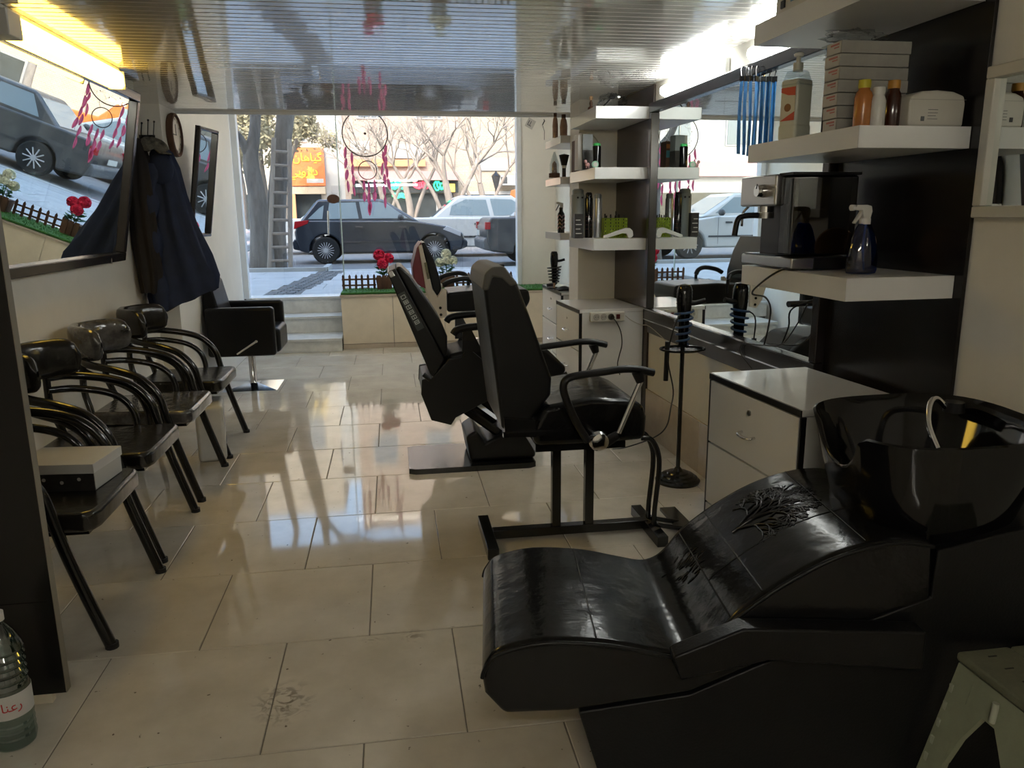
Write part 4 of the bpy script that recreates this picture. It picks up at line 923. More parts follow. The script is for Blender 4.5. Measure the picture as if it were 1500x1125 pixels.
MB().tube([(.125*math.cos(a*PI/12), .10*math.sin(a*PI/12), .775) for a in range(24)], .006, 6, closed=True).build('tray_ring', 'black_metal', t)
MB().lathe([(.001, .766), (.118, .766), (.122, .772), (.001, .772)], (0, 0, 0), 28, sy=.8).build('tray', 'black_metal', t)
dryer_coil(t, .80)
dryer(t, .795)
MB().tube([(-.095, -.01, .60), (-.092, -.01, .82)], .014, 10).build('hair_clipper', 'black_plastic', t)
MB().tube(smooth_path([(.0, .0, .99), (-.06, -.06, .95), (-.085, -.02, .80), (-.09, -.03, .70), (-.06, -.04, .55), (-.075, -.05, .45), (-.10, -.06, .35), (-.16, -.03, .28), (-.28, .1, .19), (-.30, .3, .12)], 5), .004, 6).build('cord', 'cable', t, smooth=80)

# ---------------------------------------------------------------- far shelves
def can(name, label, pxa, pxb, Y, z, h, m, cat='can', top=None):
    xa, xb_ = X_at(pxa, Y), X_at(pxb, Y); r = (xb_-xa)/2; t = thing(name, label, cat, ((xa+xb_)/2, Y, z))
    MB().lathe([(.001, 0), (r, 0), (r, h*.86), (r*.9, h*.89), (.001, h*.89)], (0, 0, 0), 20).build('body', m, t)
    MB().lathe([(.001, h*.891), (r*.86, h*.891), (r*.86, h*.97), (r*.6, h), (.001, h)], (0, 0, 0), 20).build('cap', top or m, t); return t
mat('grey_paint', (.20, .22, .22), .4); mat('silver_paint', (.36, .37, .38), .3, metal=.6); mat('lime', (.28, .38, .02), .4); mat('green_lid', (.04, .42, .10), .35)
S3 = 1.3485; S2 = 1.8115; S1 = 2.1945
c = can('spray_can', 'tall grey spray can at the end of the basket shelf', 837, 856, 5.40, S3, .335, 'grey_paint')
for dx in (-.012, .02): MB().lathe([(.001, -.049), (.007, -.049), (.007, -.045), (.001, -.045)], (dx, 0, .275), 10, 'y').build('printed_dot', 'black_plastic', c)
c = can('spray_can', 'black spray can between the grey and the silver can', 857, 868, 5.36, S3, .31, 'gloss_black')
for k in range(4): MB().lathe([(.001, .06+.028*k), (.0268, .06+.028*k), (.0268, .063+.028*k), (.001, .063+.028*k)], (0, 0, 0), 16).build('printed_band', 'print_red', c)
can('spray_can', 'silver spray can beside the green basket', 870, 882, 5.36, S3, .30, 'silver_paint', top='grey_paint')
t = thing('product_box', 'small dark printed box in front of the spray cans', 'box', (X_at(842, 5.27), 5.27, S3)); box('carton_body', 'box_body', t, 0, .06, 0, .04, 0, .165)
for k in range(4): box('printed_line', 'carton_end', t, .008, .05-.01*(k % 2), -.001, 0, .03+.03*k, .036+.03*k)
xa, xb2 = X_at(884, 5.30), X_at(918, 5.30); W = xb2-xa
t = thing('plastic_basket', 'lime green perforated basket full of combs and clips', 'basket', (xa, 5.27, S3))
box('base', 'lime', t, .005, W-.005, .005, .105, 0, .006)
for nm, a, b in (('wall_panel', (0, 0), 1), ('wall_panel', (0, .105), 1)):
    g = MB(); yy0 = a[1]
    nx, nz = 9, 6; H = .135
    for i in range(nx+1): x_ = W*i/nx; g.box(max(0, x_-.005), min(W, x_+.005), yy0, yy0+.005, .0, H)
    for j in range(nz+1): z_ = H*j/nz; g.box(0, W, yy0, yy0+.005, max(0, z_-.006), min(H, z_+.006))
    g.build('perforated_side', 'lime', t, smooth=0)
box('end_side', 'lime', t, 0, .005, .005, .105, 0, .135); box('end_side', 'lime', t, W-.005, W, .005, .105, 0, .135)
for k in range(9):
    x_ = .02+(W-.04)*k/8; l = R_.uniform(.15, .185); MB().tube([(x_, .05+.03*math.sin(k*2), .008), (x_+R_.uniform(-.008, .008), .05+.03*math.sin(k*3), l)], .005, 6).build('comb', 'black_plastic', t)
t = thing('handset', 'white slim handset lying tilted in front of the green basket', 'clipper', (X_at(884, 5.17), 5.17, S3), -.1)
MB().prism([(0, .002), (.02, 0), (.13, .034), (.158, .030), (.17, .002), (.19, .0), (.205, .018), (.200, .050), (.18, .068), (.150, .070), (.0, .018)], 'y', -.02, .02).build('shell', 'white_gloss', t, bevel=.004)
# middle shelf
mat('book_blue', (.05, .25, .32), .4); mat('book_orange', (.45, .14, .02), .4)
t = thing('product_box', 'thin box with an orange and blue end standing at the shelf end', 'box', (X_at(841.5, 5.62), 5.62, S2)); box('carton_body', 'fence_wood', t, 0, .035, 0, .10, 0, .215); box('blue_panel', 'book_blue', t, .003, .032, -.001, 0, .10, .15); box('orange_panel', 'book_orange', t, .003, .032, -.001, 0, .165, .195)
t = thing('product_box', 'tall cream box standing beside the dark grey box', 'box', (X_at(846, 5.40), 5.40, S2)); box('carton_body', 'carton_end', t, 0, .03, 0, .10, 0, .235, bevel=.001)
t = thing('product_box', 'dark grey box with a paler top half on the shelf', 'box', (X_at(853, 5.38), 5.38, S2)); box('lower', 'box_body', t, 0, .07, 0, .09, 0, .13); box('upper', 'grey_paint', t, 0, .07, 0, .09, .13, .235)
can('wax_can', 'black can with a bright green lid on the shelf', 867, 879, 5.25, S2, .165, 'gloss_black', top='green_lid')
t = thing('figurine', 'small pink toy animal on the shelf', 'figurine', (X_at(860, 5.20), 5.20, S2)); mat('pink', (.50, .28, .28), .5)
MB().ell((0, 0, .022), (.016, .012, .014), 12, 8).build('body', 'pink', t); MB().ell((-.014, 0, .042), (.012, .010, .012), 12, 8).build('head', 'pink', t)
for a in (-.008, .008):
    MB().lathe([(.001, 0), (.005, 0), (.005, .015), (.001, .015)], (a, 0, 0), 8).build('leg', 'pink', t)
t = thing('round_tin', 'small pale green round tin standing on edge on the shelf', 'tin', (X_at(871, 5.17), 5.17, S2)); MB().lathe([(.001, -.008), (.022, -.008), (.022, .008), (.001, .008)], (0, 0, .022), 20, 'y').build('tin_body', mat('mint', (.22, .45, .30), .35), t); MB().lathe([(.001, -.0095), (.015, -.0095), (.015, -.008), (.001, -.008)], (0, 0, .022), 16, 'y').build('lid_print', 'carton_end', t)
# top shelf
crumple('plastic_bag', 'crumpled clear bag on the top shelf beside the pillar', (X_at(893, 5.35), 5.35, S1+.001), (.095, .07, .055), 21)
t = thing('figurine', 'small brown figurine standing on the top shelf corner', 'figurine', (X_at(864, 5.28), 5.28, S1)); MB().lathe([(.001, 0), (.022, 0), (.020, .012), (.008, .02), (.012, .04), (.006, .058), (.001, .06)], (0, 0, 0), 14).build('body', 'fence_wood', t); MB().ell((0, 0, .072), (.014, .014, .015), 12, 8).build('head', 'tan_plastic', t)
t = thing('hair_brush', 'black tinting brush propped on the top shelf', 'brush', (X_at(880, 5.22), 5.22, S1)); MB().tube([(0, 0, .006), (.05, 0, .055)], .005, 8).build('handle', 'black_plastic', t); MB().ell((.066, 0, .07), (.024, .012, .012), 12, 8).build('bristles', 'rubber', t)
cable('thin_cable', 'thin grey cable drooping under the top shelf in front of the pillar', [(1.40, 5.79, 2.10), (1.50, 5.78, 2.08), (1.56, 5.785, 1.99), (1.50, 5.79, 1.94), (1.42, 5.79, 1.93)], .004, 'cable_cream')
# shelves beyond the pillar
T1, T2, T3 = 2.1125, 1.8005, 1.3655
mat('rose_glass', (.45, .28, .20), .15, var=.3, vscale=30)
for px_, h, lb in ((813, .19, 'slim pink patterned ornament bottle on the upper shelf beyond the pillar'), (825, .18, 'wide pink ornament bottle on the upper shelf beyond the pillar')):
    t = thing('ornament', lb, 'ornament', (X_at(px_, 6.35), 6.35, T1)); r = .022 if px_ == 813 else .03
    MB().lathe([(.001, 0), (r, 0), (r*1.05, h*.5), (r*.8, h*.75), (r*.5, h*.85), (.001, h*.85)], (0, 0, 0), 16).build('body', 'rose_glass', t); MB().lathe([(.001, h*.851), (r*.6, h*.851), (r*.6, h), (.001, h)], (0, 0, 0), 14).build('stopper', 'fence_wood', t)
t = thing('ornament', 'glass bell ornament on a dark wooden base beyond the pillar', 'ornament', (X_at(812, 6.30), 6.30, T2))
MB().lathe([(.001, 0), (.045, 0), (.045, .035), (.001, .035)], (0, 0, 0), 18).build('base', 'fence_wood', t); MB().lathe([(.001, .036), (.036, .036), (.038, .10), (.024, .15), (.006, .20), (.001, .20)], (0, 0, 0), 18).build('bell', 'clear_plastic', t); MB().lathe([(.001, .037), (.022, .037), (.018, .11), (.001, .13)], (0, 0, 0), 12).build('figure', 'rose_glass', t)
t = thing('neck_brush', 'black neck duster brush with a white collar standing on the shelf', 'brush', (X_at(826, 6.22), 6.22, T2)); MB().lathe([(.001, 0), (.016, 0), (.016, .07), (.001, .07)], (0, 0, 0), 14).build('grip', 'black_plastic', t); MB().lathe([(.001, .07), (.02, .07), (.02, .09), (.001, .09)], (0, 0, 0), 14).build('collar', 'white_plastic', t); MB().lathe([(.001, .09), (.022, .09), (.042, .17), (.001, .18)], (0, 0, 0), 16).build('bristles', 'rubber', t)
t = thing('spray_bottle', 'black and pink zigzag spray bottle with a white trigger beyond the pillar', 'bottle', (X_at(822, 6.22), 6.22, T3))
MB().lathe([(.001, 0), (.028, 0), (.028, .15), (.016, .17), (.016, .20), (.001, .20)], (0, 0, 0), 18).build('body', 'gloss_black', t)
for k in range(4):
    pts = [(.0285*math.cos(a), .0285*math.sin(a), .03+.03*k+.02*abs(math.sin(2.5*(a+PI/2)))) for a in [-PI+PI*i/18 for i in range(19)]]; MB().tube(pts, .0028, 5).build('zigzag_stripe', 'pink', t)
MB().prism([(-.012, .20), (.016, .20), (.016, .235), (-.03, .245), (-.042, .240), (-.042, .228), (-.012, .222)], 'y', -.009, .009).build('spray_head', 'white_plastic', t, bevel=.003); MB().prism([(-.02, .226), (-.012, .226), (-.04, .175), (-.046, .178)], 'y', -.005, .005).build('trigger', 'black_plastic', t, smooth=0)
t = thing('dryer_holder', 'hair dryer standing nose-down in a black coil holder beyond the pillar', 'dryer', (X_at(812, 6.62), 6.62, .8805))
MB().lathe([(.001, 0), (.06, 0), (.06, .008), (.001, .008)], (0, 0, 0), 20).build('foot', 'black_metal', t); MB().tube([(0, 0, .008), (0, 0, .07)], .01, 8).build('stem', 'tan_plastic', t); dryer_coil(t, .06, .04, .06, .13, 'black_metal'); dryer(t, .05, .8)
t = thing('hair_clipper', 'black hair clipper lying on the cabinet beyond the pillar', 'clipper', (X_at(802, 6.75), 6.75, .881), .4); MB().tube([(0, 0, .016), (.07, 0, .018), (.10, 0, .04)], [.015, .017, .012], 10).build('body', 'black_plastic', t, smooth=80); MB().box(.095, .115, -.014, .014, .035, .055).build('blade', 'steel', t, smooth=0)
t = thing('tool_pouch', 'flat black pouch lying behind the hair dryer holder', 'pouch', (X_at(826, 6.40), 6.40, .881), .1); MB().slab(lambda u, v: (-.06+.14*u, -.05+.12*v, .012+.028*math.sin(PI*u)*math.sin(PI*v)), 8, 8, .011).build('flap', 'leather', t, smooth=80)
# notes on the front wall
t = thing('paper_note', 'small tilted cream card pinned high on the grey wall by the window', 'note', (P(777, 181, Y=9.695).x, 9.697, P(777, 181, Y=9.695).z)); o = box('card', 'carton_end', t, -.05, .05, -.003, 0, -.055, .055); o.rotation_euler = (0, .5, 0)
o = MB().box(-.03, -.022, -.005, -.003, -.03, .03).box(-.03, .02, -.005, -.003, -.03, -.022).box(-.005, .003, -.005, -.003, -.02, .03).build('mark', 'ink_dark', t, smooth=0); o.rotation_euler = (0, .5, 0)
q = P(797, 180, Y=9.69); t = thing('wall_hook', 'black wall hook with a hanging cord on the grey wall', 'hook', (q.x, 9.70, q.z)); MB().tube([(0, 0, .04), (0, -.04, .02), (-.03, -.06, -.03)], .006, 6).build('prong', 'black_metal', t); MB().tube([(-.03, -.06, -.03), (.0, -.03, -.10), (0, -.02, -.20)], .003, 6).build('cord', 'cable', t)

# ================================================================== WINDOW SILL
tb = tag(box('turf_strip', 'turf', None, -.60, 2.04, 9.075, 9.63, .6285, .655, bevel=.01), 'artificial grass mat on the window parapet', 'grass mat')
gb = MB()
for k in range(1500):
    x_, y_ = R_.uniform(-.59, 2.03), R_.uniform(9.08, 9.62); a = R_.uniform(0, 6.28); h = R_.uniform(.012, .024)
    gb.add([(x_-.004*math.cos(a), y_-.004*math.sin(a), .652), (x_+.004*math.cos(a), y_+.004*math.sin(a), .652), (x_+R_.uniform(-.008, .008), y_+R_.uniform(-.008, .008), .655+h)], [(0, 1, 2)])
o = gb.build('blades', 'turf', tb, smooth=0); o['kind'] = 'stuff'
pk = MB().prism([(-.0135, 0), (.0135, 0), (.0135, .155), (0, .178), (-.0135, .155)], 'y', -.006, .006).mesh('picket', 'fence_wood', 0)
def fence(x0, x1, label):
    t = thing('picket_fence', label, 'fence', (x0, 9.50, .655), 0, 'miniature fences on the parapet')
    n = int((x1-x0)/.072)
    for k in range(n+1):
        o = bpy.data.objects.new('picket', pk); COL.objects.link(o); o.parent = t; o.location = ((x1-x0)*k/n, 0, 0); o.rotation_euler = (0, R_.gauss(0, .015), 0)
    for z in (.045, .115): box('rail', 'fence_wood', t, -.02, x1-x0+.02, .0065, .016, z-.010, z+.010)
fence(-.585, -.22, 'miniature brown picket fence beside the red geranium box')
fence(.02, .52, 'miniature brown picket fence between the red and the white flower box')
fence(.78, 1.45, 'miniature brown picket fence beside the white flower box')
def flower_box(label, x, m, heads, grp=None):
    t = thing('flower_box', label, 'flowers', (x, 9.47, .655))
    MB().hexa([(-.085, -.06, 0), (.085, -.06, 0), (.085, .06, 0), (-.085, .06, 0), (-.10, -.07, .14), (.10, -.07, .14), (.10, .07, .14), (-.10, .07, .14)]).build('planter', 'fence_wood', t, smooth=0)
    for k in range(3): box('planter_slat', 'fence_wood', t, -.085+.06*k, -.035+.06*k, -.078, -.066, .0, .165)
    rr = random.Random(int(x*100)+5)
    for hx, hy, hz, r in heads:
        h = MB().ell((hx, hy, hz), (r*.7,)*3, 10, 7)
        for k in range(46):
            a, b = rr.uniform(0, 2*PI), math.asin(rr.uniform(-.7, 1)); d = Vector((math.cos(a)*math.cos(b), math.sin(a)*math.cos(b), math.sin(b))); c_ = Vector((hx, hy, hz))+d*r*.85
            u_ = d.orthogonal().normalized(); v_ = d.cross(u_); s = r*.36
            h.add([c_-d*s*.4, c_+u_*s+d*s*.1, c_+(u_+v_)*s*.7+d*s*.25, c_+v_*s+d*s*.1, c_+(v_-u_)*s*.7+d*s*.25, c_-u_*s+d*s*.1, c_-(u_+v_)*s*.7+d*s*.25, c_-v_*s+d*s*.1, c_+(u_-v_)*s*.7+d*s*.25], [(0, i, i % 8+1) for i in range(1, 9)])
        h.build('flower_head', m, t, smooth=0)
        MB().tube([(hx*.3, hy*.3, .12), (hx, hy, hz-r*.5)], .005, 6).build('stem', 'leaf', t)
    for k in range(28):
        a = rr.uniform(0, 2*PI); rad = rr.uniform(.03, .12); c_ = Vector((rad*math.cos(a), rad*math.sin(a)*.7, rr.uniform(.16, .30))); s = rr.uniform(.035, .055); d = Vector((math.cos(a), math.sin(a), rr.uniform(-.3, .8))).normalized(); u_ = d.cross(Vector((0, 0, 1))).normalized(); n_ = u_.cross(d)
        MB().add([c_-d*s, c_-d*s*.3+u_*s*.7+n_*s*.15, c_+d*s*.5+u_*s*.6, c_+d*s, c_+d*s*.5-u_*s*.6, c_-d*s*.3-u_*s*.7+n_*s*.15, c_-n_*s*.15], [(0, 1, 6), (1, 2, 6), (2, 3, 6), (3, 4, 6), (4, 5, 6), (5, 0, 6)]).build('leaf', 'leaf', t, smooth=0)
flower_box('red geranium in a wooden box on the parapet turf', -.10, 'petal_red', [(-.05, -.02, .40, .072), (.06, -.03, .36, .068), (-.01, -.06, .30, .07)])
flower_box('white hydrangea in a wooden box on the parapet turf', .65, 'petal_white', [(0, 0, .40, .065), (-.08, -.02, .30, .06), (.08, -.02, .32, .06), (0, -.06, .32, .055)])

# ================================================================== DREAM CATCHER
t = thing('dream_catcher', 'large ring dream catcher with dusty pink feathers hanging before the window', 'dream catcher', (-.235, 9.0, 2.40))
MB().tube([(.245*math.cos(a*PI/24), 0, .245*math.sin(a*PI/24)) for a in range(48)], .006, 6, closed=True).build('large_ring', 'string', t, smooth=80)
MB().tube([(.10*math.cos(a*PI/16)+.01, 0, -.39+.10*math.sin(a*PI/16)) for a in range(32)], .005, 6, closed=True).build('small_ring', 'string', t, smooth=80)
web = MB()
for k in range(12):
    a, b = k*PI/6, (k+2.5)*PI/6; web.tube([(.24*math.cos(a), 0, .24*math.sin(a)), (.13*math.cos((a+b)/2), 0, .13*math.sin((a+b)/2)), (.24*math.cos(b), 0, .24*math.sin(b))], .0012, 4)
o = web.build('web', 'socket_white', t)
MB().ell((0, 0, .0), (.014, .008, .014), 10, 7).build('centre_bead', 'string', t)
for k in range(10):
    a = k*PI/5+.3; MB().ell((.17*math.cos(a), 0, .17*math.sin(a)), (.006,)*3, 8, 6).build('bead', 'string', t)
MB().tube([(0, 0, .245), (0, 0, .90)], .0015, 5).build('hanging_cord', 'string', t)
for s in (-.07, .08): MB().tube([(s, 0, -.235), (s*.55+.01, 0, -.31)], .002, 5).build('link_cord', 'string', t)
def feather(x, z, l, w_, lean):
    def f(u, v): k = math.sin(PI*min(1, v*.92+.06))**.7; return (x+lean*v+(u-.5)*w_*k, .012*math.sin(v*4)+.006*math.cos(u*6), z-l*v)
    MB().grid(f, 4, 10).build('feather', 'feather', t, smooth=80)
cols = [(-.215, -.14, 4), (-.155, -.20, 4), (.225, -.12, 4), (.185, -.19, 5), (-.045, -.50, 2), (.015, -.51, 3), (.075, -.49, 2)]
for x, z, n in cols:
    MB().tube([(x, 0, -math.sqrt(max(.0, .245**2-x*x)) if abs(x) > .12 else -.48), (x, 0, z-.125*n)], .0013, 4).build('feather_cord', 'string', t)
    for k in range(n): feather(x+R_.uniform(-.008, .008), z-.12*k, R_.uniform(.11, .14), R_.uniform(.028, .045), R_.uniform(-.02, .02))
feather(.03, -.73, .12, .04, -.02)
MB().tube([(.02, 0, -.86), (.025, 0, -.50)], .0013, 4).build('feather_cord', 'string', t)
# ================================================================== STREET
mat('slab', (.46, .46, .45), .6, col2=(.37, .37, .37), vscale=3); mat('cobble', (.16, .155, .15), .7, col2=(.09, .09, .088), vscale=20); mat('asphalt', (.17, .17, .17), .85, var=.15, vscale=6)
mat('kerb', (.42, .42, .40), .7, var=.1); mat('soil', (.12, .085, .06), .95, col2=(.06, .05, .035), vscale=10, bump=.6, bscale=20)
side = struct(box('floor_sidewalk', 'grout', None, -14, 14, 9.9, 14.5, .3, ZS-.012))
xs = [-10.0+1.25*i for i in range(17)]
ca, cb = -1.62, -1.17                       # dark cobble strip between the pale slabs
for j in range(6):
    a, b = 10.1+.733*j, 10.1+.733*(j+1)
    sh = .06*j                              # strip drifts to the right with distance
    edges = [x+(.3 if j % 2 else 0) for x in xs]
    segs = []
    for x0_, x1_ in zip(edges[:-1], edges[1:]):
        c0, c1 = ca+sh, cb+sh
        for p0, p1 in ((x0_, min(x1_, c0)), (max(x0_, c1), x1_)):
            if p1-p0 > .05: segs.append((p0, p1))
    for p0, p1 in segs: box('slab', 'slab', side, p0+.004, p1-.004, a+.004, b-.004, ZS-.02, ZS+R_.uniform(-.001, .001))
cob = MB()
for j in range(46):
    for i in range(4):
        yy = 10.1+j*.0955; sh = .06*(yy-10.1)/.733; x0_ = ca+sh+i*.1125+(.0 if j % 2 else .01)
        cob.box(x0_+.005, x0_+.105, yy+.005, yy+.09, ZS-.02, ZS+R_.uniform(-.003, .003))
o = cob.build('cobbles', 'cobble', side, smooth=0); o['kind'] = 'stuff'
struct(box('floor_road', 'asphalt', None, -60, 60, 14.5, 32, .2, ZS-.03))
struct(box('floor_far_sidewalk', 'slab', None, -60, 60, 30, 36.2, .2, ZS+.05))
kb = struct(box('trim_kerb', 'kerb', None, -1.15, 14, 14.40, 14.62, .3, ZS+.01, bevel=.01))
pl = thing('planter_bed', 'earth tree bed with a stone edging at the kerb', 'planter', (-3.2, 14.95, ZS-.03))
box('soil', 'soil', pl, -2.0, 1.95, -.42, .45, 0, .05); box('edging', 'kerb', pl, -2.05, 2.02, -.52, -.42, 0, .10, bevel=.008); box('edging', 'kerb', pl, 1.95, 2.05, -.42, .5, 0, .10, bevel=.008)

# ---------------------------------------------------------------- trees
mat('bark', (.20, .175, .15), .95, col2=(.10, .085, .075), vscale=12, stretch=(1, 1, .25), bump=.8, bscale=24)
mat('pale_bark', (.34, .28, .24), .95, col2=(.22, .18, .15), vscale=10, stretch=(1, 1, .3))
def tree(label, loc, trunks, m, seed, depth=4, grp=None, twig=.5):
    t = thing('bare_tree', label, 'tree', loc, 0, grp); rr = random.Random(seed)
    for tr in trunks:
        pts = [Vector(p[:3]) for p in tr]; rad = [p[3] for p in tr]
        sp = smooth_path(pts, 4); rs = []
        for i in range(len(sp)): f = i/4; k = min(int(f), len(rad)-2); rs.append(rad[k]+(rad[k+1]-rad[k])*(f-k))
        MB().tube(sp, rs, 10).build('trunk', m, t, smooth=80)
        br = MB()
        def grow_(p, d, l, r, dep):
            q = p+d*l; mid = (p+q)/2+Vector((rr.gauss(0, .05), rr.gauss(0, .05), rr.gauss(0, .04)))*l
            br.tube([p, mid, q], [r, r*.8, r*.6], 5)
            if dep > 0:
                for k in range(rr.choice((2, 2, 3))):
                    nd = (d+Vector((rr.gauss(0, twig), rr.gauss(0, twig), rr.gauss(.12, .3)))).normalized(); grow_(q, nd, l*rr.uniform(.62, .85), r*.6, dep-1)
        e = sp[-1]; d0 = (sp[-1]-sp[-2]).normalized()
        for k in range(3): grow_(e, (d0+Vector((rr.gauss(0, .45), rr.gauss(0, .45), rr.uniform(0, .3)))).normalized(), rr.uniform(.7, 1.1)*max(.8, rs[-1]*9), rs[-1]*.75, depth)
        o = br.build('branches', m, t, smooth=80); o['kind'] = 'stuff'
def px3(x, y, Y, o): q = P(x, y, Y=Y); return (q.x-o[0], Y-o[1], q.z-o[2])
o = (P(386, 392, Y=15.0).x, 15.0, ZS)
tree('forked street tree at the kerb beside the ladder', o, [
    [(-.02, 0, -.02, .24), (*px3(382, 340, 15.0, o), .19), (*px3(376, 285, 15.0, o), .16), (*px3(367, 235, 15.05, o), .14), (*px3(373, 195, 15.1, o), .10), (*px3(375, 140, 15.2, o), .09), (*px3(380, 40, 15.3, o), .06)],
    [(*px3(366, 232, 15.05, o), .09), (*px3(355, 208, 15.0, o), .075), (*px3(340, 188, 14.9, o), .07), (*px3(318, 140, 14.8, o), .05)]], 'bark', 5, 4)
o = (P(405, 392, Y=15.25).x, 15.25, ZS)
tree('straight thick street tree behind the wooden ladder', o, [
    [(0, 0, -.02, .20), (*px3(404, 330, 15.25, o), .18), (*px3(408, 260, 15.25, o), .165), (*px3(415, 200, 15.25, o), .155), (*px3(420, 150, 15.3, o), .16), (*px3(428, 60, 15.3, o), .11)]], 'bark', 8, 4)
for (px_, Y, sc, sd, lb) in ((597, 25.5, 1.0, 11, 'slim bare tree in front of the shop with the red sign'), (656, 24.5, 1.15, 12, 'pale bare tree in front of the shop with the yellow sign edge'), (706, 26.5, 1.0, 13, 'bare tree spreading before the beige brick wall'), (560, 27, .9, 14, 'thin bare tree in front of the shop with the green sign')):
    q = P(px_, 322, Y=Y); o = (q.x, Y, ZS)
    tree(lb, o, [[(0, 0, 0, .13*sc), (.1, 0, 1.1, .11*sc), (-.05, 0, 2.0, .09*sc)], [(.05, 0, .3, .07*sc), (.45, .1, 1.5, .06*sc), (.95, .1, 2.5, .045*sc)], [(0, 0, .5, .06*sc), (-.4, 0, 1.6, .05*sc), (-.9, .1, 2.4, .04*sc)]], 'pale_bark', sd, 4, 'bare trees across the street', .45)
for k, (x, lb) in enumerate(((7.5, 'bare tree across the street behind the dark sedan'), (12.5, 'bare tree across the street at the far right shops'), (-12.5, 'bare tree across the street at the far left shops'))):
    tree(lb, (x, 25.5, ZS), [[(0, 0, 0, .15), (.1, 0, 1.5, .12), (0, 0, 3.0, .1)]], 'pale_bark', 30+k, 5, 'bare trees across the street', .45)
mat('olive_leaf', (.34, .30, .17), .9, col2=(.20, .16, .10), vscale=3)
for k, (px_, py, Y, r) in enumerate(((346, 200, 27, 1.25), (379, 196, 29, 1.05), (441, 188, 33, .95))):
    q = P(px_, py, Y=Y); rr = random.Random(50+k)
    t = thing('dry_shrub_tree', ('dry olive tree by the left door jamb across the street', 'dry olive tree seen between the two near trunks', 'dry olive tree above the orange herbal sign')[k], 'tree', (q.x, Y, ZS), 0, 'dry olive trees across the street')
    bx_ = -.75 if k == 2 else 0
    MB().tube(smooth_path([(bx_, 0, 0), (bx_+.05, 0, 1.8), (bx_*.7, 0, (q.z-ZS)*.7), (0, 0, q.z-ZS)], 4), [.14-.005*i for i in range(13)], 8).build('trunk', 'bark', t, smooth=80)
    cl = [Vector((rr.gauss(0, .62)*r, rr.gauss(0, .5)*r, rr.gauss(.1, .5)*r)) for _ in range(13)]
    lf = MB()
    for i in range(2600):
        d = rr.choice(cl)+Vector((rr.gauss(0, .22), rr.gauss(0, .22), rr.gauss(0, .18)))*r; c_ = Vector((d.x, d.y, d.z+q.z-ZS)); a = Vector((rr.gauss(0, 1), rr.gauss(0, 1), rr.gauss(0, 1))).normalized()*.09; b = a.orthogonal().normalized()*.05
        lf.add([c_-a, c_+b, c_+a, c_-b], [(0, 1, 2, 3)])
    o = lf.build('foliage', 'olive_leaf', t, smooth=0); o['kind'] = 'stuff'

# ---------------------------------------------------------------- ladder
mat('ladder_wood', (.32, .27, .22), .8, col2=(.22, .18, .15), vscale=8, stretch=(1, 1, .2))
A0, B0 = P(395, 398, Y=14.62), P(426, 397, Y=14.62); A1, B1 = P(401, 202, Y=14.95), P(424, 204, Y=14.95)
t = thing('wooden_ladder', 'grey wooden ladder leaning against the thick street tree', 'ladder', ((A0.x+B0.x)/2, 14.62, ZS)); oo = t.location.copy()
A0.z = B0.z = ZS+.05
for p, q in ((A0, A1), (B0, B1)): MB().tube([p-oo, q-oo], .042, 6, flat=.7).build('rail', 'ladder_wood', t, smooth=0)
for k in range(9):
    f = .06+.105*k; MB().tube([A0.lerp(A1, f)-oo, B0.lerp(B1, f)-oo], .026, 6).build('rung', 'ladder_wood', t, smooth=0)

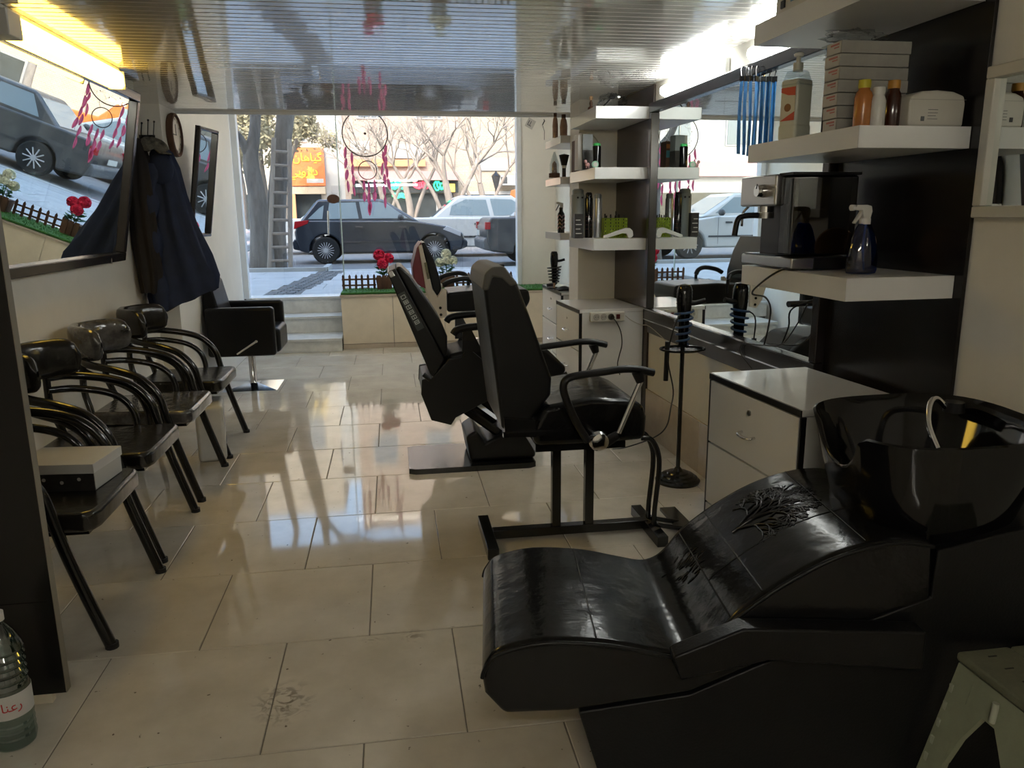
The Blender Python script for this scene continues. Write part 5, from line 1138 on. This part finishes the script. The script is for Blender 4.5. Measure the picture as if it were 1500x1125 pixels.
# ---------------------------------------------------------------- cars
mat('car_navy', (.022, .028, .040), .22, spec=.6, coat=.6, rvar=.05, vscale=3); mat('car_white', (.62, .62, .60), .3, coat=.5); mat('car_dark', (.035, .035, .037), .4, coat=.3, col2=(.10, .095, .085), vscale=2.5); mat('car_orange', (.62, .16, .03), .4)
mat('car_win', (.26, .32, .34), .03, spec=.9); mat('alloy', (.50, .50, .51), .35, spec=.6); mat('tyre', (.02, .02, .02), .8); mat('tail_red', (.40, .01, .015), .2); mat('head_clear', (.55, .56, .58), .15); mat('car_trim', (.04, .04, .042), .45); mat('bumper_grey', (.13, .13, .13), .5, var=.2)
def car(label, loc, rz, L, W, low, arch, wr, belt, roof, wins, bodym, rim='chrome', tail=None, head=None, spokes=12, grp='parked cars', bumperm=None, hatch=True):
    t = thing('parked_car', label, 'car', loc, rz, grp); hw = W/2
    pts = []
    bz = .24
    def arc_(cx): return [(cx+(wr+.05)*math.cos(a), wr+(wr+.05)*math.sin(a)) for a in [PI-PI*i/10 for i in range(11)] if wr+(wr+.05)*math.sin(a) > bz]
    bottom = [(.08, bz+.06)]+[(arch[0]-wr-.06, bz)]+arc_(arch[0])+[(arch[0]+wr+.06, bz), (arch[1]-wr-.06, bz)]+arc_(arch[1])+[(arch[1]+wr+.06, bz), (L-.08, bz+.05)]
    MB().prism(bottom+low, 'y', -hw, hw).build('body', bodym, t, bevel=.05, seg=3)
    (b0, b1, zb), (r0, r1, zr) = belt, roof; wb, wt = hw-.05, hw-.22
    vsx = [(b0, -wb, zb-.03), (b1, -wb, zb-.03), (b1, wb, zb-.03), (b0, wb, zb-.03), (r0, -wt, zr), (r1, -wt, zr), (r1, wt, zr), (r0, wt, zr)]
    MB().hexa(vsx).build('cabin', bodym, t, bevel=.06, seg=3)
    def sy(z): return wb+(wt-wb)*(z-(zb-.03))/(zr-zb+.03)
    for w_ in wins:
        for s in (-1, 1): MB().add([(x, s*(sy(z)+.006), z) for x, z in w_]+[(x, s*(sy(z)-.03), z) for x, z in w_], [tuple(range(len(w_)))[::s], ]+[(i, (i+1) % len(w_), (i+1) % len(w_)+len(w_), i+len(w_)) for i in range(len(w_))]).build('side_window', 'car_win', t, smooth=0)
    def slope(xa, xb_, nm):
        za, zz = zb+.04, zr-.07; f0, f1 = (za-zb+.03)/(zr-zb+.03), (zz-zb+.03)/(zr-zb+.03); x0_, x1_ = xa+(xb_-xa)*f0, xa+(xb_-xa)*f1; dx = .012 if xa > xb_ else -.012
        MB().hexa([(x0_, -sy(za)+.08, za), (x0_+dx, -sy(za)+.08, za), (x0_+dx, sy(za)-.08, za), (x0_, sy(za)-.08, za), (x1_, -sy(zz)+.05, zz), (x1_+dx, -sy(zz)+.05, zz), (x1_+dx, sy(zz)-.05, zz), (x1_, sy(zz)-.05, zz)]).build(nm, 'car_win', t, smooth=0)
    slope(b1, r1, 'windscreen'); slope(b0, r0, 'rear_window')
    for cx in arch:
        for s in (-1, 1):
            y = s*(hw-.11); wob = MB().lathe([(wr*.62, -.09), (wr*.9, -.095), (wr, -.07), (wr, .07), (wr*.9, .095), (wr*.62, .09)], (cx, y, wr), 28, 'y').build('tyre', 'tyre', t)
            rm = MB().lathe([(wr*.66, -.05), (wr*.66, .06), (wr*.58, .06), (wr*.58, -.05)], (cx, y+s*.03, wr), 28, 'y')
            for k in range(spokes):
                a = 2*PI*k/spokes; rm.tube([(cx+.03*math.cos(a), y+s*.098, wr+.03*math.sin(a)), (cx+wr*.6*math.cos(a), y+s*.098, wr+wr*.6*math.sin(a))], .007 if spokes > 12 else .012, 4)
            rm.lathe([(.001, -.012), (.05, -.012), (.05, .012), (.001, .012)], (cx, y+s*.098, wr), 12, 'y'); rm.build('rim', rim, wob, smooth=30)
    for s in (-1, 1):
        if tail:
            MB().prism(tail, 'y', s*(hw-.16), s*(hw+.012)).build('tail_light', 'tail_red', t, bevel=.01)
        if head: MB().prism(head, 'y', s*(hw-.22), s*(hw+.008)).build('head_light', 'head_clear', t, bevel=.01)
        MB().box(arch[0]+.35, arch[1]-.42, min(s*hw, s*(hw+.012)), max(s*hw, s*(hw+.012)), .47, .51).build('side_strip', 'car_trim', t, smooth=0)
        for x in (.46*L-.42, .46*L+.55): MB().box(x, x+.16, min(s*hw, s*(hw+.02)), max(s*hw, s*(hw+.02)), zb-.16, zb-.12).build('door_handle', 'car_trim', t, bevel=.005)
        MB().ell((b1-.42, s*(hw+.09), zb+.07), (.07, .10, .075), 12, 8).build('wing_mirror', 'car_trim', t)
        for x in (.40*L, .66*L): MB().box(x-.003, x+.003, min(s*hw, s*(hw+.003)), max(s*hw, s*(hw+.003)), .32, zb-.03).build('door_gap', 'black_edge', t, smooth=0)
    bm = bumperm or bodym
    MB().prism([(-.05, .34), (.12, .30), (.12, .56), (-.02, .56), (-.06, .50)], 'y', -hw+.03, hw-.03).build('bumper', bm, t, bevel=.03)
    MB().prism([(L+.04, .34), (L-.12, .28), (L-.12, .52), (L, .52), (L+.05, .46)], 'y', -hw+.03, hw-.03).build('bumper', bm, t, bevel=.03)
    box('number_plate', 'socket_white', t, -.065, -.055, -.24, .24, .60, .70)
    return t
hatch_low = [(3.80, .50), (3.76, .66), (3.45, .80), (2.75, .93), (2.5, .95), (.35, .97), (.08, .93), (.0, .72), (.02, .50)]
sed_low = [(4.38, .50), (4.34, .70), (4.10, .78), (3.15, .90), (2.9, .93), (.95, .95), (.10, .95), (.0, .78), (.02, .50)]
X0 = P(431, 340, Y=17.0).x
car('dark navy hatchback with multi-spoke wheels parked beyond the street trees', (X0, 17.8, ZS-.03), 0, 3.82, 1.66, hatch_low, (.66, 3.10), .305, (.10, 2.78, .95), (.52, 1.95, 1.43), [
    [(.30, 1.0), (.62, 1.0), (.66, 1.30), (.56, 1.24)], [(.72, 1.0), (1.42, 1.0), (1.36, 1.36), (.78, 1.35)], [(1.50, 1.0), (2.52, 1.0), (2.06, 1.32), (1.88, 1.37), (1.44, 1.37)]], 'car_navy', 'alloy', [(-.01, .78), (.30, .90), (.33, .98), (.02, .95)], [(3.30, .74), (3.70, .58), (3.72, .68), (3.40, .82)], 18).scale = (.945, .945, .945)
X0 = P(712, 340, Y=15.05).x
car('dirty dark old sedan parked with its tail towards the hatchback', (X0, 15.9, ZS-.03), 0, 4.40, 1.68, sed_low, (.90, 3.55), .30, (.62, 3.30, .93), (1.22, 2.42, 1.40), [
    [(1.02, .99), (1.82, .99), (1.78, 1.33), (1.24, 1.33)], [(1.90, .99), (2.95, .99), (2.46, 1.33), (1.88, 1.34)]], 'car_dark', 'alloy', [(-.015, .72), (.09, .72), (.09, .86), (-.015, .86)], [(4.15, .60), (4.36, .60), (4.36, .74), (4.15, .74)], 10, bumperm='bumper_grey')
X0 = P(597, 330, Y=18.4).x
car('white sedan standing in the road behind the two dark cars', (X0, 19.75, ZS-.03), 0, 4.42, 1.70, sed_low, (.92, 3.55), .305, (.55, 3.42, .93), (1.25, 2.55, 1.46), [
    [(1.02, 1.0), (2.0, .98), (1.92, 1.36), (1.42, 1.37), (1.08, 1.22)], [(2.10, .98), (3.12, .99), (2.55, 1.36), (2.02, 1.38)]], 'car_white', 'alloy', [(-.015, .70), (.2, .72), (.2, .90), (-.015, .90)], [(4.15, .60), (4.36, .60), (4.36, .74), (4.15, .74)], 10)
X0 = P(628, 330, Y=21.5).x-4.0
car('white sedan mostly hidden behind the navy hatchback', (X0, 22.3, ZS-.03), 0, 4.42, 1.70, sed_low, (.92, 3.55), .305, (.55, 3.42, .93), (1.25, 2.55, 1.44), [
    [(1.02, 1.0), (2.0, .98), (1.92, 1.36), (1.42, 1.37), (1.08, 1.22)], [(2.10, .98), (3.12, .99), (2.55, 1.36), (2.02, 1.38)]], 'car_white', 'alloy', [(-.015, .70), (.2, .72), (.2, .90), (-.015, .90)], [(4.15, .60), (4.36, .60), (4.36, .74), (4.15, .74)], 10)
car('white sedan parked nose to the tree bed, seen in the long mirror', (P(352, 360, Y=16.0).x-4.35, 16.9, ZS-.03), 0, 4.40, 1.70, sed_low, (.92, 3.55), .305, (.60, 3.30, .93), (1.22, 2.42, 1.42), [
    [(1.02, .99), (1.82, .99), (1.78, 1.33), (1.24, 1.33)], [(1.90, .99), (2.95, .99), (2.46, 1.33), (1.88, 1.34)]], 'car_white', 'alloy', [(-.015, .70), (.2, .72), (.2, .90), (-.015, .90)], [(4.15, .60), (4.36, .60), (4.36, .74), (4.15, .74)], 10)
q = P(735, 300, Y=28)
t = thing('pickup_truck', 'orange pickup truck cab in front of the beige brick wall', 'truck', (q.x-.9, 28.3, ZS-.03), 0)
MB().prism([(0, .5), (4.2, .5), (4.2, 1.05), (3.2, 1.15), (2.7, 1.85), (1.4, 1.9), (1.3, 1.2), (0, 1.2)], 'y', -.85, .85).build('body', 'car_orange', t, bevel=.06)
MB().box(1.55, 2.05, -.862, -.855, 1.25, 1.78).box(2.12, 2.6, -.862, -.855, 1.25, 1.7).build('side_window', 'car_win', t, smooth=0)
for cx in (.8, 3.4):
    for s in (-.72, .72): MB().lathe([(.001, -.1), (.36, -.1), (.36, .1), (.001, .1)], (cx, s, .36), 20, 'y').build('tyre', 'tyre', t)

# ---------------------------------------------------------------- shops across the street
YF = 36.0
brick_mat('beige_brick', (.34, .27, .20), (.29, .23, .17), (.40, .34, .27), 3.2); brick_mat('pink_brick', (.31, .235, .19), (.27, .20, .16), (.38, .31, .26), 3.0)
mat('stucco', (.40, .35, .29), .9, var=.08, vscale=1.5); mat('stucco_white', (.38, .365, .34), .9, var=.06, vscale=1.5); mat('stucco_grey', (.28, .265, .25), .9, var=.1, vscale=1.5)
mat('shop_dark', (.035, .04, .042), .15, var=.4, vscale=2); mat('win_far', (.10, .12, .14), .08); mat('sign_orange', (.70, .13, .035), .5, emit=.12); mat('sign_yellow', (.75, .52, .03), .5, emit=.1); mat('awning_cream', (.42, .33, .23), .8); mat('awning_pink', (.40, .22, .21), .8); mat('band_orange', (.48, .24, .12), .8)
mat('neon_green', (.02, .6, .2), .4, emit=1.6, emitcol=(.02, .85, .30)); mat('neon_red', (.7, .03, .05), .4, emit=1.4, emitcol=(.9, .05, .08)); mat('neon_white', (.6, .7, .8), .4, emit=.9, emitcol=(.7, .82, 1)); mat('neon_yellow', (.8, .5, .05), .4, emit=.8, emitcol=(.9, .6, .1))
def fx(px_): return P(px_, 300, Y=YF).x
def fz(py): return P(560, py, Y=YF).z
def building(label, xa, xb_, H, wallm, shop=True):
    t = thing('shop_building', label, 'building', (xa, YF, ZS), 0, 'shop fronts across the street'); W = xb_-xa
    box('wall', wallm, t, 0, W, 0, 8, 0, H-ZS)
    if shop: box('shop_front', 'shop_dark', t, .25, W-.25, -.06, 0, .1, fz(284)-ZS)
    return t
def windows(t, W, H, z0=4.2, n=None):
    n = n or max(2, int(W/2.6)); z = z0
    while z+1.6 < H-ZS-.4:
        for k in range(n):
            xc = W*(k+.5)/n; f = box('window', 'stucco_white', t, xc-.62, xc+.62, -.05, 0, z-.06, z+1.46); box('pane', 'win_far', f, xc-.54, xc-.02, -.07, -.05, z, z+1.4); box('pane', 'win_far', f, xc+.02, xc+.54, -.07, -.05, z, z+1.4)
        z += 3.0
e = [fx(v) for v in (427, 480, 507, 672)]
t = building('cream building with the orange herbal shop sign', e[0]-6.5, e[1], 12.5, 'stucco'); W = e[1]-e[0]+6.5; windows(t, W, 12.5)
s = box('sign_board', 'sign_orange', t, W-(e[1]-e[0])+.03, W-.03, -.25, -.08, fz(272)-ZS, fz(217)-ZS)
sw_ = e[1]-e[0]; sc_ = sw_*.30
text('sign_lettering', '\uFEE5\uFE8E\uFEEB\uFE8E\uFEF4\uFB94', sc_, 'sign_yellow', s, (W-sw_*.47, -.27, fz(232)-ZS), (PI/2, 0, 0), .015)
text('sign_lettering', '\uFEF2\uFBFE\uFEED\uFEAD\uFE8D\uFEA9', sc_, 'sign_yellow', s, (W-sw_*.58, -.27, fz(252)-ZS), (PI/2, 0, 0), .015)
box('sign_plate', 'stucco_white', s, W-sw_*.52, W-sw_*.06, -.262, -.25, fz(268)-ZS, fz(262)-ZS)
box('awning', 'awning_cream', t, W-sw_-1.5, W-.02, -.6, 0, fz(284)-ZS, fz(274)-ZS); box('post', 'band_orange', t, W-sw_+.0, W-sw_+.25, -.6, -.4, 0, fz(284)-ZS)
t = building('narrow white plastered building beside the herbal shop', e[1], e[2], 11.0, 'stucco_white', False); box('door', 'stucco_grey', t, .2, e[2]-e[1]-.2, -.05, 0, .1, 2.3)
t = building('pink brick building with green and red neon shop signs', e[2], e[3], 13.5, 'pink_brick'); W = e[3]-e[2]; windows(t, W, 13.5, 5.2)
def rel(px_): return fx(px_)-e[2]
fb = box('fascia', 'shop_dark', t, rel(521), rel(671), -.35, -.02, fz(283)-ZS, fz(266)-ZS)
box('awning', 'awning_pink', t, rel(517), rel(671), -.7, 0, fz(265)-ZS, fz(252)-ZS); box('band', 'band_orange', t, rel(517), rel(625), -.2, 0, fz(244)-ZS, fz(234)-ZS); box('banner', 'stucco_white', t, rel(518), rel(545), -.12, 0, fz(224)-ZS, fz(207)-ZS); box('banner', 'stucco_white', t, rel(572), rel(622), -.12, 0, fz(232)-ZS, fz(212)-ZS)
def squiggle(pa, pb, py, h, m, n, par):
    xa, xb_ = rel(pa), rel(pb); z = fz(py)-ZS
    pts = [(xa+(xb_-xa)*(i/60)+.10*math.cos(i/60*n*2*PI), -.39, z+h*math.sin(i/60*n*2*PI)*(.75+.25*math.sin(i*.7))) for i in range(61)]
    MB().tube(pts, .035, 5).build('neon_tube', m, par, smooth=80)
squiggle(572, 593, 272, .17, 'neon_green', 5, fb); squiggle(577, 595, 287, .10, 'neon_green', 5, fb); squiggle(608, 626, 272, .15, 'neon_red', 5, fb); squiggle(637, 655, 273, .20, 'neon_green', 4, fb)
box('light_strip', 'neon_white', fb, rel(523), rel(570), -.38, -.355, fz(274)-ZS, fz(270)-ZS); box('sign_end', 'neon_yellow', fb, rel(657), rel(666), -.40, -.355, fz(282)-ZS, fz(270)-ZS)
for px_ in (545, 600, 640): box('mullion', 'stucco_grey', t, rel(px_)-.04, rel(px_)+.04, -.1, -.06, .1, fz(284)-ZS)
t = building('beige brick building at the right end of the window view', e[3], e[3]+9, 14.0, 'beige_brick', False); windows(t, 9, 14, 7.2, 3)
box('panel', 'stucco_white', t, .6, 2.4, -.08, 0, fz(250)-ZS, fz(232)-ZS); box('opening', 'shop_dark', t, .3, 2.6, -.05, 0, .1, fz(286)-ZS); box('lintel', 'stucco_grey', t, .1, 3.2, -.12, 0, fz(286)-ZS, fz(281)-ZS)
xr = e[3]+9
gen = [('grey rendered building at the far right of the street', 'stucco_grey', 9, 12.5), ('white building with shop front far right beyond the brick building', 'stucco_white', 10, 10.5), ('cream building at the right end of the street', 'stucco', 12, 13)]
for lb, m_, W, H in gen:
    t = building(lb, xr, xr+W, H, m_); windows(t, W, H); box('fascia', 'band_orange' if W == 9 else 'awning_pink', t, .2, W-.2, -.3, 0, 2.7, 3.4); xr += W
xl = e[0]-6.5
for lb, m_, W, H in (('white building left of the herbal shop', 'stucco_white', 9, 11.5), ('pink brick building far left of the street', 'pink_brick', 10, 13), ('grey building at the left end of the street', 'stucco_grey', 12, 10.5)):
    t = building(lb, xl-W, xl, H, m_); windows(t, W, H); box('fascia', 'awning_pink' if W == 9 else 'sign_orange', t, .2, W-.2, -.3, 0, 2.7, 3.4); xl -= W
# lamp post and air conditioner by the brick wall
q = P(727, 282, Y=31)
t = thing('street_lamp', 'black lantern street lamp before the beige brick wall', 'street lamp', (q.x, 31, ZS))
hz = P(727, 247, Y=31).z-ZS
MB().tube([(0, 0, 0), (0, 0, hz-.75)], [.07, .045], 8).build('post', 'black_metal', t); MB().lathe([(.001, 0), (.06, 0), (.17, .42), (.19, .46), (.001, .46)], (0, 0, hz-.75), 8).build('lantern', 'car_trim', t); MB().lathe([(.001, 0), (.20, 0), (.05, .14), (.001, .2)], (0, 0, hz-.28), 8).build('cap', 'black_metal', t)
q = P(746, 264, Y=35.4)
t = thing('air_conditioner', 'white air conditioner box on the beige brick wall', 'air conditioner', (q.x, 35.6, q.z)); box('case', 'stucco_white', t, -.45, .45, -.3, .39, -.22, .2, bevel=.02); box('grille', 'car_trim', t, -.4, -.1, -.31, -.30, -.15, .14)
